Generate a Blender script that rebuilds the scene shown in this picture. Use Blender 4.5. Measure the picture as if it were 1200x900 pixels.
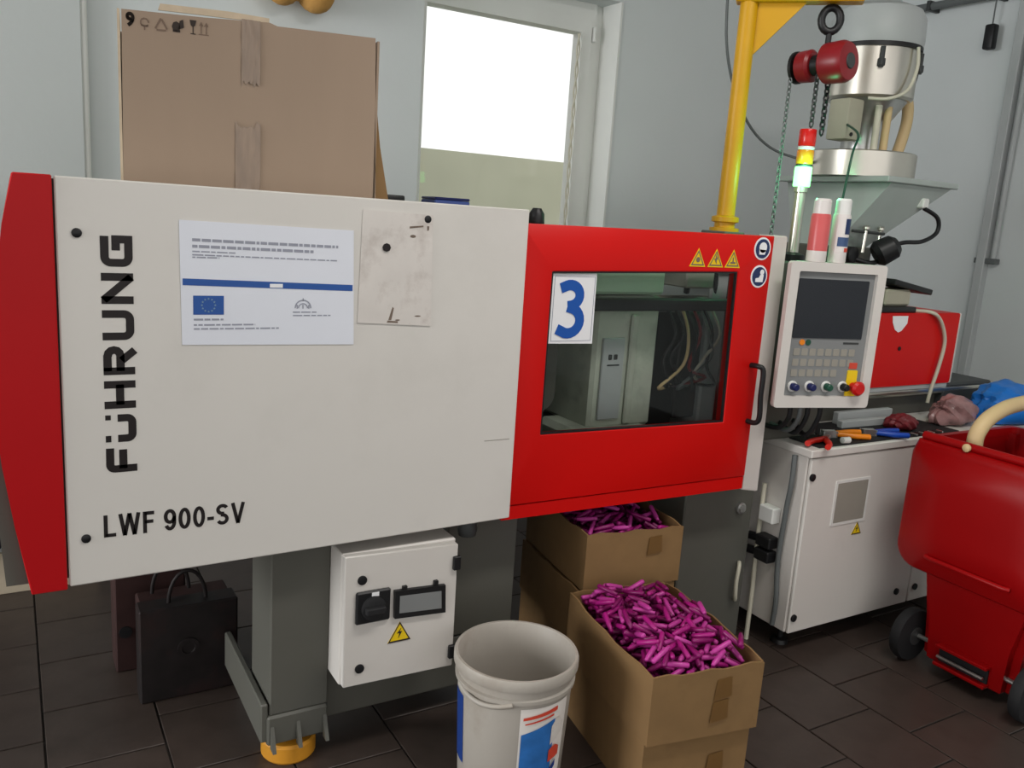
import bpy, bmesh, math, random
from mathutils import Vector, Matrix, Euler
random.seed(7)
for o in list(bpy.data.objects): bpy.data.objects.remove(o)
SC = bpy.context.scene
COL = SC.collection
PI = math.pi

# ------------------------------------------------------------------ camera, world, light, exposure
cam_d = bpy.data.cameras.new('camera'); cam = bpy.data.objects.new('camera', cam_d); COL.objects.link(cam)
cam_d.sensor_width = 36.0; cam_d.lens = 30.0; cam_d.clip_start = 0.02; cam_d.clip_end = 200
_p, _r, _y = math.radians(11.4), math.radians(3.84), math.radians(30.9)
_fw = Vector((math.sin(_y)*math.cos(_p), math.cos(_y)*math.cos(_p), -math.sin(_p)))
_r0 = Vector((math.cos(_y), -math.sin(_y), 0)); _u0 = _r0.cross(_fw)
_rt = math.cos(_r)*_r0 + math.sin(_r)*_u0; _up = -math.sin(_r)*_r0 + math.cos(_r)*_u0
cam.matrix_world = Matrix(((_rt.x, _up.x, -_fw.x, 0.0), (_rt.y, _up.y, -_fw.y, -2.0), (_rt.z, _up.z, -_fw.z, 1.55), (0, 0, 0, 1)))
SC.camera = cam

world = bpy.data.worlds.new('overcast'); SC.world = world; world.use_nodes = True
bg = world.node_tree.nodes['Background']
bg.inputs[0].default_value = (1.0, 0.99, 0.97, 1); bg.inputs[1].default_value = 1.2

def area(name, loc, rot, sx, sy, power, col=(1, 1, 1)):
    l = bpy.data.lights.new(name, 'AREA'); l.shape = 'RECTANGLE'; l.size = sx; l.size_y = sy; l.energy = power; l.color = col
    o = bpy.data.objects.new(name, l); COL.objects.link(o); o.location = loc; o.rotation_euler = rot; return o
area('ceiling_fill_light', (1.7, -1.5, 3.3), (0, 0, 0), 1.6, 0.35, 46, (1, 0.96, 0.92))  # added fill from above, no lamp fitting is modelled
area('left_fill_light', (-4.6, 0.2, 1.7), (0, -PI/2, 0), 1.8, 2.4, 190, (0.97, 0.99, 1.0))  # added unseen fill from the left, lifts left floor and right wall

vs = SC.view_settings
vs.view_transform = 'Standard'; vs.look = 'None'; vs.gamma = 1.0; vs.use_curve_mapping = False
vs.exposure = 0.0

# ------------------------------------------------------------------ materials
def lin(c):
    c = c/255.0
    return c/12.92 if c <= 0.04045 else ((c+0.055)/1.055)**2.4
MATS = {}
def M(name, rgb, rough=0.5, metal=0.0, var=0.06, scale=6.0, bump=0.0, bscale=80.0, dirt=None, dirt_amt=0.0, dscale=3.0, spec=0.4, stretch=None):
    m = bpy.data.materials.new(name); m.use_nodes = True; nt = m.node_tree; N = nt.nodes; L = nt.links
    b = N['Principled BSDF']; b.inputs['Roughness'].default_value = rough; b.inputs['Metallic'].default_value = metal
    b.inputs['Specular IOR Level'].default_value = spec
    c = [lin(v) for v in rgb]
    tc = N.new('ShaderNodeTexCoord'); mp = N.new('ShaderNodeMapping'); L.new(tc.outputs['Object'], mp.inputs['Vector'])
    if stretch: mp.inputs['Scale'].default_value = stretch
    no = N.new('ShaderNodeTexNoise'); no.inputs['Scale'].default_value = scale; no.inputs['Detail'].default_value = 5
    L.new(mp.outputs[0], no.inputs['Vector'])
    rp = N.new('ShaderNodeValToRGB'); rp.color_ramp.elements[0].position = 0.3; rp.color_ramp.elements[1].position = 0.7
    rp.color_ramp.elements[0].color = [max(0, v*(1-var)) for v in c]+[1]; rp.color_ramp.elements[1].color = [min(1, v*(1+var)) for v in c]+[1]
    L.new(no.outputs['Fac'], rp.inputs[0]); out = rp.outputs[0]
    if dirt:
        n2 = N.new('ShaderNodeTexNoise'); n2.inputs['Scale'].default_value = dscale; n2.inputs['Detail'].default_value = 8; n2.inputs['Roughness'].default_value = 0.65
        L.new(mp.outputs[0], n2.inputs['Vector'])
        r2 = N.new('ShaderNodeValToRGB'); r2.color_ramp.elements[0].position = 0.5; r2.color_ramp.elements[1].position = 0.75
        r2.color_ramp.elements[0].color = (0, 0, 0, 1); r2.color_ramp.elements[1].color = (dirt_amt,)*3+(1,)
        L.new(n2.outputs['Fac'], r2.inputs[0])
        mx = N.new('ShaderNodeMix'); mx.data_type = 'RGBA'; L.new(r2.outputs[0], mx.inputs['Factor'])
        L.new(out, mx.inputs['A']); mx.inputs['B'].default_value = [lin(v) for v in dirt]+[1]; out = mx.outputs['Result']
    L.new(out, b.inputs['Base Color'])
    if bump > 0:
        n3 = N.new('ShaderNodeTexNoise'); n3.inputs['Scale'].default_value = bscale; n3.inputs['Detail'].default_value = 3
        L.new(mp.outputs[0], n3.inputs['Vector'])
        bp = N.new('ShaderNodeBump'); bp.inputs['Strength'].default_value = bump; bp.inputs['Distance'].default_value = 0.004
        L.new(n3.outputs['Fac'], bp.inputs['Height']); L.new(bp.outputs[0], b.inputs['Normal'])
    MATS[name] = m; return m
def emit(name, rgb, strength):
    m = bpy.data.materials.new(name); m.use_nodes = True; b = m.node_tree.nodes['Principled BSDF']
    col = [lin(v) for v in rgb]+[1]
    b.inputs['Base Color'].default_value = col; b.inputs['Emission Color'].default_value = col; b.inputs['Emission Strength'].default_value = strength
    MATS[name] = m
def glass(name, tint, ior=1.45, rough=0.02):
    m = bpy.data.materials.new(name); m.use_nodes = True; nt = m.node_tree; N = nt.nodes; L = nt.links
    N.remove(N['Principled BSDF']); t = N.new('ShaderNodeBsdfTransparent'); t.inputs[0].default_value = tint+(1,)
    g = N.new('ShaderNodeBsdfGlossy'); g.inputs['Roughness'].default_value = rough
    f = N.new('ShaderNodeFresnel'); f.inputs[0].default_value = ior; mx = N.new('ShaderNodeMixShader')
    L.new(f.outputs[0], mx.inputs[0]); L.new(t.outputs[0], mx.inputs[1]); L.new(g.outputs[0], mx.inputs[2])
    L.new(mx.outputs[0], N['Material Output'].inputs[0]); MATS[name] = m

M('wall_paint', (208, 213, 213), 0.85, var=0.03, scale=1.5, bump=0.15, bscale=40)
M('ceiling_paint', (205, 205, 200), 0.9, var=0.02)
M('grout', (44, 38, 35), 0.9, var=0.2, scale=10)
M('tile', (66, 56, 51), 0.38, var=0.22, scale=9, bump=0.1, bscale=30, dirt=(52, 45, 42), dirt_amt=0.7, dscale=5)
M('upvc', (225, 226, 222), 0.35, var=0.02)
M('exterior_render', (190, 190, 168), 0.9, var=0.05, scale=2)
M('ground_outside', (130, 128, 120), 0.9)
M('panel_white', (216, 212, 206), 0.42, var=0.02, scale=2, dirt=(180, 176, 168), dirt_amt=0.35, dscale=1.4)
M('panel_edge', (210, 205, 199), 0.4, var=0.02)
M('machine_red', (206, 12, 8), 0.42, var=0.05, scale=2, spec=0.2)
M('end_red', (180, 16, 22), 0.4, var=0.06, scale=2, spec=0.2)
M('machine_grey', (90, 89, 82), 0.5, var=0.07, scale=3, dirt=(80, 82, 80), dirt_amt=0.4)
M('dark_grey', (58, 60, 60), 0.5, var=0.12)
M('platen_green', (186, 190, 176), 0.5, var=0.08, dirt=(95, 98, 92), dirt_amt=0.5, dscale=8)
M('pale_green', (178, 206, 178), 0.45, var=0.06)
M('black', (20, 20, 22), 0.45, var=0.15)
M('rubber', (28, 28, 30), 0.75, var=0.15)
M('ink', (26, 18, 18), 0.5, var=0.1)
M('steel', (190, 190, 188), 0.3, 0.9, var=0.08, stretch=(1, 1, 6))
M('brushed', (205, 200, 190), 0.28, 0.95, var=0.05)
M('dark_steel', (38, 33, 33), 0.55, 0.5, var=0.25, scale=14, dirt=(72, 38, 34), dirt_amt=0.6)
M('rust_steel', (56, 34, 32), 0.7, 0.3, var=0.25, scale=12)
M('yellow', (204, 152, 8), 0.4, var=0.06)
M('foot_yellow', (196, 134, 34), 0.55, var=0.08)
M('warn_yellow', (236, 200, 20), 0.45, var=0.03)
M('paper', (226, 229, 238), 0.28, var=0.015)
M('paper_blue', (38, 84, 158), 0.4, var=0.04)
M('flag_star', (120, 150, 170), 0.4)
M('print_grey', (152, 155, 168), 0.5)
M('soiled_sheet', (216, 210, 204), 0.3, var=0.05, scale=12, dirt=(150, 132, 122), dirt_amt=0.55, dscale=10)
M('stain', (120, 104, 92), 0.6, var=0.2, scale=30)
M('sign_white', (240, 240, 242), 0.4, var=0.01)
M('sign_blue', (22, 84, 172), 0.4, var=0.03)
M('sticker_navy', (30, 48, 92), 0.4)
M('cardboard', (150, 130, 112), 0.8, var=0.06, scale=4, bump=0.12, bscale=20, stretch=(1, 1, 0.2))
M('cardboard_tan', (132, 102, 65), 0.8, var=0.09, scale=7, dirt=(108, 78, 46), dirt_amt=0.55, dscale=5)
M('cardboard_edge', (190, 172, 148), 0.85, var=0.08, scale=30)
M('box_ink', (44, 34, 28), 0.7)
M('box_ink_pale', (112, 92, 78), 0.7)
M('tape', (128, 106, 86), 0.16, var=0.2, scale=40, bump=0.5, bscale=50, stretch=(1, 1, 0.15), spec=0.8)
M('carton_tape', (112, 82, 46), 0.3, var=0.1, scale=10)
M('magenta', (160, 24, 116), 0.36, var=0.1, scale=20)
M('magenta_gap_shade', (104, 4, 72), 0.4, var=0.2, scale=60)  # darker copy for the under layer, shade between pieces put into the colour
M('bucket_plastic', (170, 163, 154), 0.5, var=0.04, scale=5, dirt=(138, 126, 112), dirt_amt=0.7, dscale=5)
M('bucket_residue', (150, 140, 128), 0.8, var=0.2, scale=14, dirt=(70, 62, 56), dirt_amt=0.8)
M('label_blue', (44, 106, 176), 0.45, var=0.2, scale=22)
M('label_pale', (226, 220, 214), 0.45, var=0.05)
M('label_red', (206, 72, 52), 0.45, var=0.08)
M('label_navy', (30, 60, 130), 0.45, var=0.1)
M('bin_red', (146, 7, 10), 0.34, var=0.06, scale=3, spec=0.2)
M('hose_beige', (206, 180, 134), 0.5, var=0.05)
M('cable_pale', (200, 196, 178), 0.5)
M('cable_grey', (96, 100, 100), 0.5)
M('screen', (26, 29, 36), 0.2, var=0.03, spec=0.5)
M('keypad', (128, 130, 130), 0.5, var=0.04)
M('vent_grey', (150, 146, 136), 0.6, var=0.06)
M('navy', (24, 32, 84), 0.35)
M('green_knob', (24, 76, 58), 0.35)
M('knob_white', (224, 224, 220), 0.35)
M('estop_red', (196, 22, 20), 0.3)
M('hoist_red', (128, 20, 28), 0.35, var=0.1)
M('loader_grey', (176, 180, 180), 0.45, var=0.05)
M('hopper_paint', (168, 176, 172), 0.45, var=0.05)
M('beige_metal', (168, 164, 146), 0.5, var=0.06)
M('can_white', (220, 214, 210), 0.3)
M('can_pink', (206, 92, 92), 0.3)
M('can_blue', (60, 84, 124), 0.3)
M('lens_red', (206, 24, 20), 0.2); M('lens_amber', (226, 140, 30), 0.2)
emit('lens_green', (110, 255, 122), 4.5)
M('bag_pink', (150, 112, 112), 0.25, var=0.3, scale=18, bump=0.8, bscale=26)
M('bag_blue', (28, 116, 206), 0.35, var=0.12, scale=10, bump=0.5, bscale=14)
M('cloth_navy', (34, 34, 52), 0.85, var=0.2)
M('skirting_tile', (190, 176, 154), 0.5, var=0.08, scale=12)
M('tan_plush', (186, 140, 76), 0.9, var=0.15, scale=20, bump=0.6, bscale=70)
M('tool_orange', (230, 130, 20), 0.35); M('tool_red', (206, 36, 22), 0.35); M('tool_blue', (24, 70, 170), 0.35); M('maroon', (110, 28, 36), 0.5, var=0.3, scale=30)
M('window_blue', (62, 80, 140), 0.4)
glass('guard_glass', (0.92, 0.94, 0.93), 1.22); glass('clear_glass', (0.97, 0.98, 0.98), 1.3)

# ------------------------------------------------------------------ geometry helpers
def nb(): return bmesh.new()
def box(bm, x0, x1, y0, y1, z0, z1, bev=0.0, seg=1, mtx=None):
    r = bmesh.ops.create_cube(bm, size=1.0); vs_ = r['verts']
    for v in vs_:
        v.co = Vector(((x0+x1)/2+v.co.x*(x1-x0), (y0+y1)/2+v.co.y*(y1-y0), (z0+z1)/2+v.co.z*(z1-z0)))
        if mtx is not None: v.co = mtx @ v.co
    if bev > 0:
        es = list({e for v in vs_ for e in v.link_edges})
        bmesh.ops.bevel(bm, geom=es, offset=bev, segments=seg, profile=0.5, affect='EDGES')
    return bm
def tube(bm, pts, r, n=8, cap=True, closed=False):
    pts = [Vector(p) for p in pts]; k = len(pts); rs = r if isinstance(r, (list, tuple)) else [r]*k
    rings = []; up = None
    for i in range(k):
        if closed: t = pts[(i+1) % k]-pts[i-1]
        else: t = pts[min(i+1, k-1)]-pts[max(i-1, 0)]
        t.normalize()
        if up is None:
            up = Vector((0, 0, 1)) if abs(t.z) < 0.9 else Vector((1, 0, 0))
        a = up-t*up.dot(t)
        if a.length < 1e-5: a = t.orthogonal()
        a.normalize(); up = a; b = t.cross(a)
        rings.append([bm.verts.new(pts[i]+(a*math.cos(2*PI*j/n)+b*math.sin(2*PI*j/n))*rs[i]) for j in range(n)])
    m = k if closed else k-1
    for i in range(m):
        A, Bq = rings[i], rings[(i+1) % k]
        for j in range(n): bm.faces.new((A[j], A[(j+1) % n], Bq[(j+1) % n], Bq[j]))
    if cap and not closed:
        bm.faces.new(rings[0][::-1]); bm.faces.new(rings[-1])
    return bm
def spline(pts, n=8):
    pts = [Vector(p) for p in pts]; out = []; k = len(pts)
    for i in range(k-1):
        p0, p1, p2, p3 = pts[max(i-1, 0)], pts[i], pts[i+1], pts[min(i+2, k-1)]
        for j in range(n):
            t = j/n
            out.append(0.5*((2*p1)+(p2-p0)*t+(2*p0-5*p1+4*p2-p3)*t*t+(3*p1-p0-3*p2+p3)*t**3))
    out.append(pts[-1]); return out
def lathe(bm, prof, c=(0, 0, 0), n=24, mtx=None, capa=True, capb=True):
    rings = []
    for (r, z) in prof:
        ring = []
        for j in range(n):
            p = Vector((r*math.cos(2*PI*j/n), r*math.sin(2*PI*j/n), z))
            if mtx is not None: p = mtx @ p
            ring.append(bm.verts.new(p+Vector(c)))
        rings.append(ring)
    for i in range(len(rings)-1):
        for j in range(n): bm.faces.new((rings[i][j], rings[i][(j+1) % n], rings[i+1][(j+1) % n], rings[i+1][j]))
    if capa: bm.faces.new(rings[0][::-1])
    if capb: bm.faces.new(rings[-1])
    return bm
def ax_m(d): return Vector(d).normalized().to_track_quat('Z', 'Y').to_matrix().to_4x4()
def cyl(bm, a, b, r, n=16, r2=None):
    a, b = Vector(a), Vector(b); d = b-a
    return lathe(bm, [(r, 0), (r if r2 is None else r2, d.length)], a, n, ax_m(d))
def prism(bm, poly, d0, d1, frame):
    """poly of (u,v); frame(u,v,d)->world"""
    A = [bm.verts.new(frame(u, v, d0)) for u, v in poly]; Bq = [bm.verts.new(frame(u, v, d1)) for u, v in poly]; n = len(poly)
    bm.faces.new(A); bm.faces.new(Bq[::-1])
    for i in range(n): bm.faces.new((A[i], Bq[i], Bq[(i+1) % n], A[(i+1) % n]))
    return bm
def ring_prism(bm, outer, inner, d0, d1, frame):
    n = len(outer)
    oA = [bm.verts.new(frame(u, v, d0)) for u, v in outer]; oB = [bm.verts.new(frame(u, v, d1)) for u, v in outer]
    iA = [bm.verts.new(frame(u, v, d0)) for u, v in inner]; iB = [bm.verts.new(frame(u, v, d1)) for u, v in inner]
    for i in range(n):
        j = (i+1) % n
        bm.faces.new((oA[i], oA[j], iA[j], iA[i])); bm.faces.new((oB[j], oB[i], iB[i], iB[j]))
        bm.faces.new((oA[j], oA[i], oB[i], oB[j])); bm.faces.new((iA[i], iA[j], iB[j], iB[i]))
    return bm
def rrect(x0, x1, y0, y1, r, n=5):
    P = []
    for cx, cy, a in ((x1-r, y1-r, 0), (x0+r, y1-r, 90), (x0+r, y0+r, 180), (x1-r, y0+r, 270)):
        for k in range(n+1):
            t = math.radians(a+90*k/n); P.append((cx+r*math.cos(t), cy+r*math.sin(t)))
    return P
def circ(cx, cy, r, n=24, ry=None): return [(cx+r*math.cos(2*PI*k/n), cy+(ry or r)*math.sin(2*PI*k/n)) for k in range(n)]
def XZ(u, v, d): return Vector((u, d, v))
WL = {}
def place(o, loc, parent=None):
    WL[o.name] = Vector(loc)
    if parent is not None:
        o.parent = parent; o.location = Vector(loc)-WL[parent.name]
    else: o.location = loc
def tag(o, label=None, cat=None, group=None, kind=None):
    if label: o['label'] = label
    if cat: o['category'] = cat
    if group: o['group'] = group
    if kind: o['kind'] = kind
    return o
def thing(name, loc, label, cat, group=None):
    o = bpy.data.objects.new(name, None); COL.objects.link(o); o.empty_display_size = 0.1; place(o, loc)
    return tag(o, label, cat, group)
def obj(name, bm, mat, parent=None, smooth=35, label=None, cat=None, group=None, kind=None, normals=True):
    if normals: bmesh.ops.recalc_face_normals(bm, faces=bm.faces)
    xs = [v.co for v in bm.verts]
    lo = Vector([min(c[i] for c in xs) for i in range(3)]); hi = Vector([max(c[i] for c in xs) for i in range(3)])
    base = Vector(((lo.x+hi.x)/2, (lo.y+hi.y)/2, lo.z))
    for v in bm.verts: v.co -= base
    me = bpy.data.meshes.new(name); bm.to_mesh(me); bm.free(); me.materials.append(MATS[mat])
    if smooth:
        me.polygons.foreach_set('use_smooth', [True]*len(me.polygons)); me.set_sharp_from_angle(angle=math.radians(smooth))
    o = bpy.data.objects.new(name, me); COL.objects.link(o); place(o, base, parent)
    return tag(o, label, cat, group, kind)
def text_bm(s, size, bold=0.0, sx=1.0):
    cu = bpy.data.curves.new('lettering', 'FONT'); cu.body = s; cu.size = size; cu.offset = bold; cu.resolution_u = 4
    t = bpy.data.objects.new('lettering', cu); COL.objects.link(t)
    dg = bpy.context.evaluated_depsgraph_get(); me = bpy.data.meshes.new_from_object(t.evaluated_get(dg))
    bpy.data.objects.remove(t); bpy.data.curves.remove(cu)
    bm = nb(); bm.from_mesh(me); bpy.data.meshes.remove(me)
    xs = [v.co.x for v in bm.verts]; ys = [v.co.y for v in bm.verts]; x0, x1, y0, y1 = min(xs), max(xs), min(ys), max(ys)
    for v in bm.verts: v.co = Vector(((v.co.x-x0)/(x1-x0), (v.co.y-y0)/(y1-y0), 0))   # unit box
    return bm
def fit(bm, f):
    for v in bm.verts: v.co = f(v.co.x, v.co.y)
    r = bmesh.ops.extrude_face_region(bm, geom=list(bm.faces))   # a hair of thickness
    nv = [g for g in r['geom'] if isinstance(g, bmesh.types.BMVert)]
    return bm, nv
def decal(bm, poly, y, thick=0.0012, frame=XZ): return prism(bm, poly, y-thick, y, frame)

# ================================================================== THE SETTING
WY = 1.6; WX = 4.7
bm = nb(); box(bm, -6, WX, -9, WY, -0.16, -0.006)
floor = obj('floor', bm, 'grout', kind='structure')
tm = None; k = 0
for ci in range(-5, 16):
    x0 = 0.03+0.3*ci; off = -0.415 if ci % 2 else -0.565
    for ri in range(-4, 8):
        y0 = off+0.3*ri; y1 = y0+0.3
        if x0+0.3 > WX or y0 > WY-0.02: continue
        if y1 > WY-0.005:
            bm = nb(); box(bm, x0+0.003, x0+0.297, y0+0.003, WY-0.005, -0.006, 0.0, 0.0015); obj('tile', bm, 'tile', floor, smooth=0); continue
        if tm is None:
            bm = nb(); box(bm, x0+0.003, x0+0.297, y0+0.003, y1-0.003, -0.006, 0.0, 0.0015)
            t = obj('tile', bm, 'tile', floor, smooth=0); tm = t.data
        else:
            t = bpy.data.objects.new('tile', tm); COL.objects.link(t)
            place(t, (x0+0.15, y0+0.15, -0.006), floor)
# back wall with the window opening (X 1.59..2.64, Z 0.95..2.58)
OX0, OX1, OZ0, OZ1 = 1.59, 2.64, 0.95, 2.58
bm = nb(); T = 0.30
box(bm, -6, OX0, WY, WY+T, -0.16, 3.4); box(bm, OX1, WX+0.2, WY, WY+T, -0.16, 3.4)
box(bm, OX0, OX1, WY, WY+T, -0.16, OZ0); box(bm, OX0, OX1, WY, WY+T, OZ1, 3.4)
obj('wall_back', bm, 'wall_paint', kind='structure', smooth=0)
bm = nb(); box(bm, -6, 0.258, WY-0.05, WY-0.001, 0.0, 3.4, 0.004, 2)
obj('wall_projection', bm, 'wall_paint', kind='structure')
bm = nb(); box(bm, -6, 0.256, WY-0.066, WY-0.051, 0.0, 0.165, 0.002)
obj('baseboard_left', bm, 'skirting_tile', kind='structure')
bm = nb(); cyl(bm, (0.268, WY-0.03, 0.0), (0.268, WY-0.03, 3.4), 0.012, 10)
obj('trim_1', bm, 'upvc', kind='structure')
bm = nb(); box(bm, WX, WX+0.2, -9, WY, -0.16, 3.4)
obj('wall_right', bm, 'wall_paint', kind='structure', smooth=0)
bm = nb(); box(bm, -6, WX+0.2, -5.0, WY+T, 3.4, 3.55)
obj('ceiling', bm, 'ceiling_paint', kind='structure', smooth=0)
# window
win = bpy.data.objects.new('window_1', None); COL.objects.link(win); place(win, (2.1, 1.78, OZ0)); tag(win, kind='structure')
GY = 1.75
bm = nb()
ring_prism(bm, [(OX0, OZ0), (2.58, OZ0), (2.58, OZ1), (OX0, OZ1)], [(OX0+0.04, OZ0+0.06), (2.545, OZ0+0.06), (2.545, 2.50), (OX0+0.04, 2.50)], GY-0.02, GY+0.06, XZ)
obj('window_frame', bm, 'upvc', win)
bm = nb(); box(bm, 2.58, OX1, GY+0.0, GY+0.05, OZ0, OZ1); obj('frame_filler', bm, 'upvc', win)
bm = nb()
ring_prism(bm, [(OX0+0.04, OZ0+0.06), (2.545, OZ0+0.06), (2.545, 2.50), (OX0+0.04, 2.50)], [(OX0+0.062, OZ0+0.12), (2.488, OZ0+0.12), (2.488, 2.435), (OX0+0.062, 2.435)], GY-0.04, GY+0.04, XZ)
obj('sash', bm, 'upvc', win)
bm = nb(); box(bm, OX0+0.05, 2.495, GY-0.004, GY+0.004, OZ0+0.10, 2.45); obj('pane', bm, 'clear_glass', win, smooth=0)
bm = nb(); box(bm, 2.552, 2.568, GY-0.05, GY-0.02, 2.40, 2.47, 0.003); obj('hinge', bm, 'upvc', win)
bm = nb(); box(bm, OX0, OX1, WY-0.04, GY-0.02, OZ0-0.03, OZ0, 0.004); obj('sill', bm, 'upvc', win)
bm = nb(); box(bm, OX1-0.012, OX1, WY-0.004, GY+0.0, OZ0, OZ1); obj('bright_reveal_lining', bm, 'upvc', win, smooth=0)  # white plastic added to brighten the right reveal like window light on it
bm = nb()
for s in (0, PI): tube(bm, [(2.462+0.006*math.cos(s+q*0.5), GY-0.052+0.006*math.sin(s+q*0.5), 1.2+q*0.0155) for q in range(80)], 0.0045, 5)
tag(obj('blind_cord', bm, 'cable_pale'), 'twisted pale cord hanging down the right window frame', 'cord')
# outside
bm = nb(); box(bm, -2, 11, 5.0, 5.3, -0.3, 2.038); obj('boundary_wall', bm, 'exterior_render', label='pale beige low wall seen outside through the window', cat='wall', smooth=0)
bm = nb(); box(bm, -6, 14, WY+T, 30, -0.5, -0.3); obj('ground', bm, 'ground_outside', kind='structure', smooth=0)
# pipe, trunking and the hanging plug on the right wall
pt = thing('wall_pipe', (WX-0.03, 0.8, 2.84), 'grey horizontal pipe fixed high on the right wall', 'pipe')
bm = nb(); cyl(bm, (WX-0.073, 0.3, 2.86), (WX-0.073, 1.60, 2.855), 0.022, 12); obj('pipe', bm, 'cable_grey', pt)
for y in (0.95, 1.35):
    bm = nb(); box(bm, WX-0.101, WX, y-0.012, y+0.012, 2.83, 2.885, 0.003); obj('clip', bm, 'dark_grey', pt)
hp = thing('pull_cord', (WX-0.04, 0.97, 2.58), 'dark plug dangling on thin cord beside right wall', 'plug')
bm = nb(); cyl(bm, (WX-0.073, 0.96, 2.70), (WX-0.073, 0.96, 2.842), 0.004, 6); obj('cord', bm, 'cable_grey', hp)
bm = nb(); box(bm, WX-0.098, WX-0.048, 0.932, 0.987, 2.575, 2.705, 0.01, 2); obj('plug_body', bm, 'black', hp)
tr = thing('cable_trunking', (WX-0.03, 0.81, 0.0), 'grey vertical cable trunking with base clamp on right wall', 'trunking')
bm = nb(); box(bm, WX-0.05, WX, 0.795, 0.845, 0.0, 3.4, 0.004); obj('channel', bm, 'loader_grey', tr)
bm = nb(); cyl(bm, (WX-0.02, 0.765, 1.45), (WX-0.02, 0.765, 3.4), 0.014, 10); obj('conduit', bm, 'loader_grey', tr)
bm = nb(); box(bm, WX-0.045, WX, 0.735, 0.86, 1.44, 1.47, 0.004); obj('clamp', bm, 'cable_grey', tr)
# things on the left / back wall
bm = nb(); bmesh.ops.create_uvsphere(bm, u_segments=20, v_segments=14, radius=1.0)
for v in bm.verts:
    c = v.co.copy(); sg = lambda q: math.copysign(abs(q)**0.45, q)
    v.co = Vector((-0.19+sg(c.x)*0.155*(1+0.02*math.sin(9*c.z)), WY-0.100+c.y*0.05+0.008*math.sin(14*c.x), 0.46+sg(c.z)*0.29))
obj('hanging_jacket', bm, 'cloth_navy', smooth=60, label='dark navy cloth hanging low on wall beside the red machine end', cat='cloth')
bm = nb()
for (x, z, r) in ((1.02, 2.362, 0.068), (1.15, 2.36, 0.075), (1.08, 2.40, 0.08), (1.19, 2.42, 0.06), (0.99, 2.43, 0.06), (1.09, 2.48, 0.07)):
    s = bmesh.ops.create_uvsphere(bm, u_segments=16, v_segments=10, radius=r, matrix=Matrix.Translation((x-0.06, WY-0.082, z-0.022)))
obj('straw_bundle', bm, 'tan_plush', smooth=60, label='golden brown lumpy bundle hanging on wall above big carton', cat='bundle')

# ================================================================== THE MACHINE
mc = thing('injection_molding_machine', (1.2, 0.4, 0.0), 'large white and red moulding machine marked LWF 900-SV', 'machine')
bm = nb(); box(bm, 0.094, 1.212, 0.022, 1.0, 0.70, 1.553, 0.004); cover = obj('clamp_cover', bm, 'panel_white', mc)
bm = nb(); prism(bm, [(0.087, 0.667), (1.219, 0.683), (1.217, 1.558), (0.087, 1.561)], 0.0, 0.021, XZ)
bmesh.ops.bevel(bm, geom=list(bm.edges), offset=0.003, segments=1, affect='EDGES'); panel = obj('front_panel', bm, 'panel_white', mc)
# red chevron end panel
redp = [(0.083, 0.662), (0.083, 1.562), (0.013, 1.562), (-0.008, 1.46), (-0.026, 1.32), (-0.036, 1.15), (-0.036, 1.05), (-0.030, 0.96), (-0.012, 0.82), (0.013, 0.662)]
bm = nb(); prism(bm, redp, -0.003, 0.02, XZ); bmesh.ops.bevel(bm, geom=list(bm.edges), offset=0.0025, segments=1, affect='EDGES'); obj('end_panel', bm, 'end_red', mc, label='red curved end panel')
bodyp = [(0.092, 0.68), (0.092, 1.555), (0.016, 1.555), (-0.006, 1.45), (-0.024, 1.32), (-0.036, 1.15), (-0.041, 0.98), (-0.041, 0.8), (-0.034, 0.68)]
bm = nb(); prism(bm, bodyp, 0.0215, 1.0, XZ); obj('end_housing', bm, 'machine_grey', mc)
for (x, z) in ((0.125, 1.448), (0.123, 0.777), (0.917, 1.517)):
    bm = nb(); lathe(bm, [(0.010, 0), (0.010, 0.003), (0.006, 0.005)], (x, -0.0001, z), 14, ax_m((0, -1, 0))); obj('panel_screw', bm, 'black', panel)
bm = nb(); box(bm, 1.12, 1.20, -0.0006, 0.0, 0.9205, 0.9225); obj('scratch', bm, 'vent_grey', panel, smooth=0)

# FÜHRUNG lettering, reading upwards: a = along the word (up, Z), b = across, 0 at the right (baseline) to 1 at the left (cap)
def arc(cx, cy, r, a0, a1, n=6): return [(cx+r*math.cos(math.radians(a0+(a1-a0)*k/n)), cy+r*math.sin(math.radians(a0+(a1-a0)*k/n))) for k in range(n+1)]
GL = []   # polylines as stroke centre lines, in a letter cell 1 wide x 1 high; stroke width w
def stroke_poly(bm, pts, wu, wv, f):
    """thick polyline in (u,v) mapped by f; mitre joins"""
    P = [Vector((p[0]*wu, p[1]*wv)) for p in pts]; n = len(P); Ls, Rs = [], []
    for i in range(n):
        d0 = (P[i]-P[i-1]).normalized() if i > 0 else (P[1]-P[0]).normalized()
        d1 = (P[i+1]-P[i]).normalized() if i < n-1 else d0
        nn = Vector((-d0.y-d1.y, d0.x+d1.x)); nn.normalize()
        c = max(0.5, nn.dot(Vector((-d1.y, d1.x)))); Ls.append((P[i], nn/c)); Rs.append((P[i], -nn/c))
    return Ls, Rs
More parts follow.
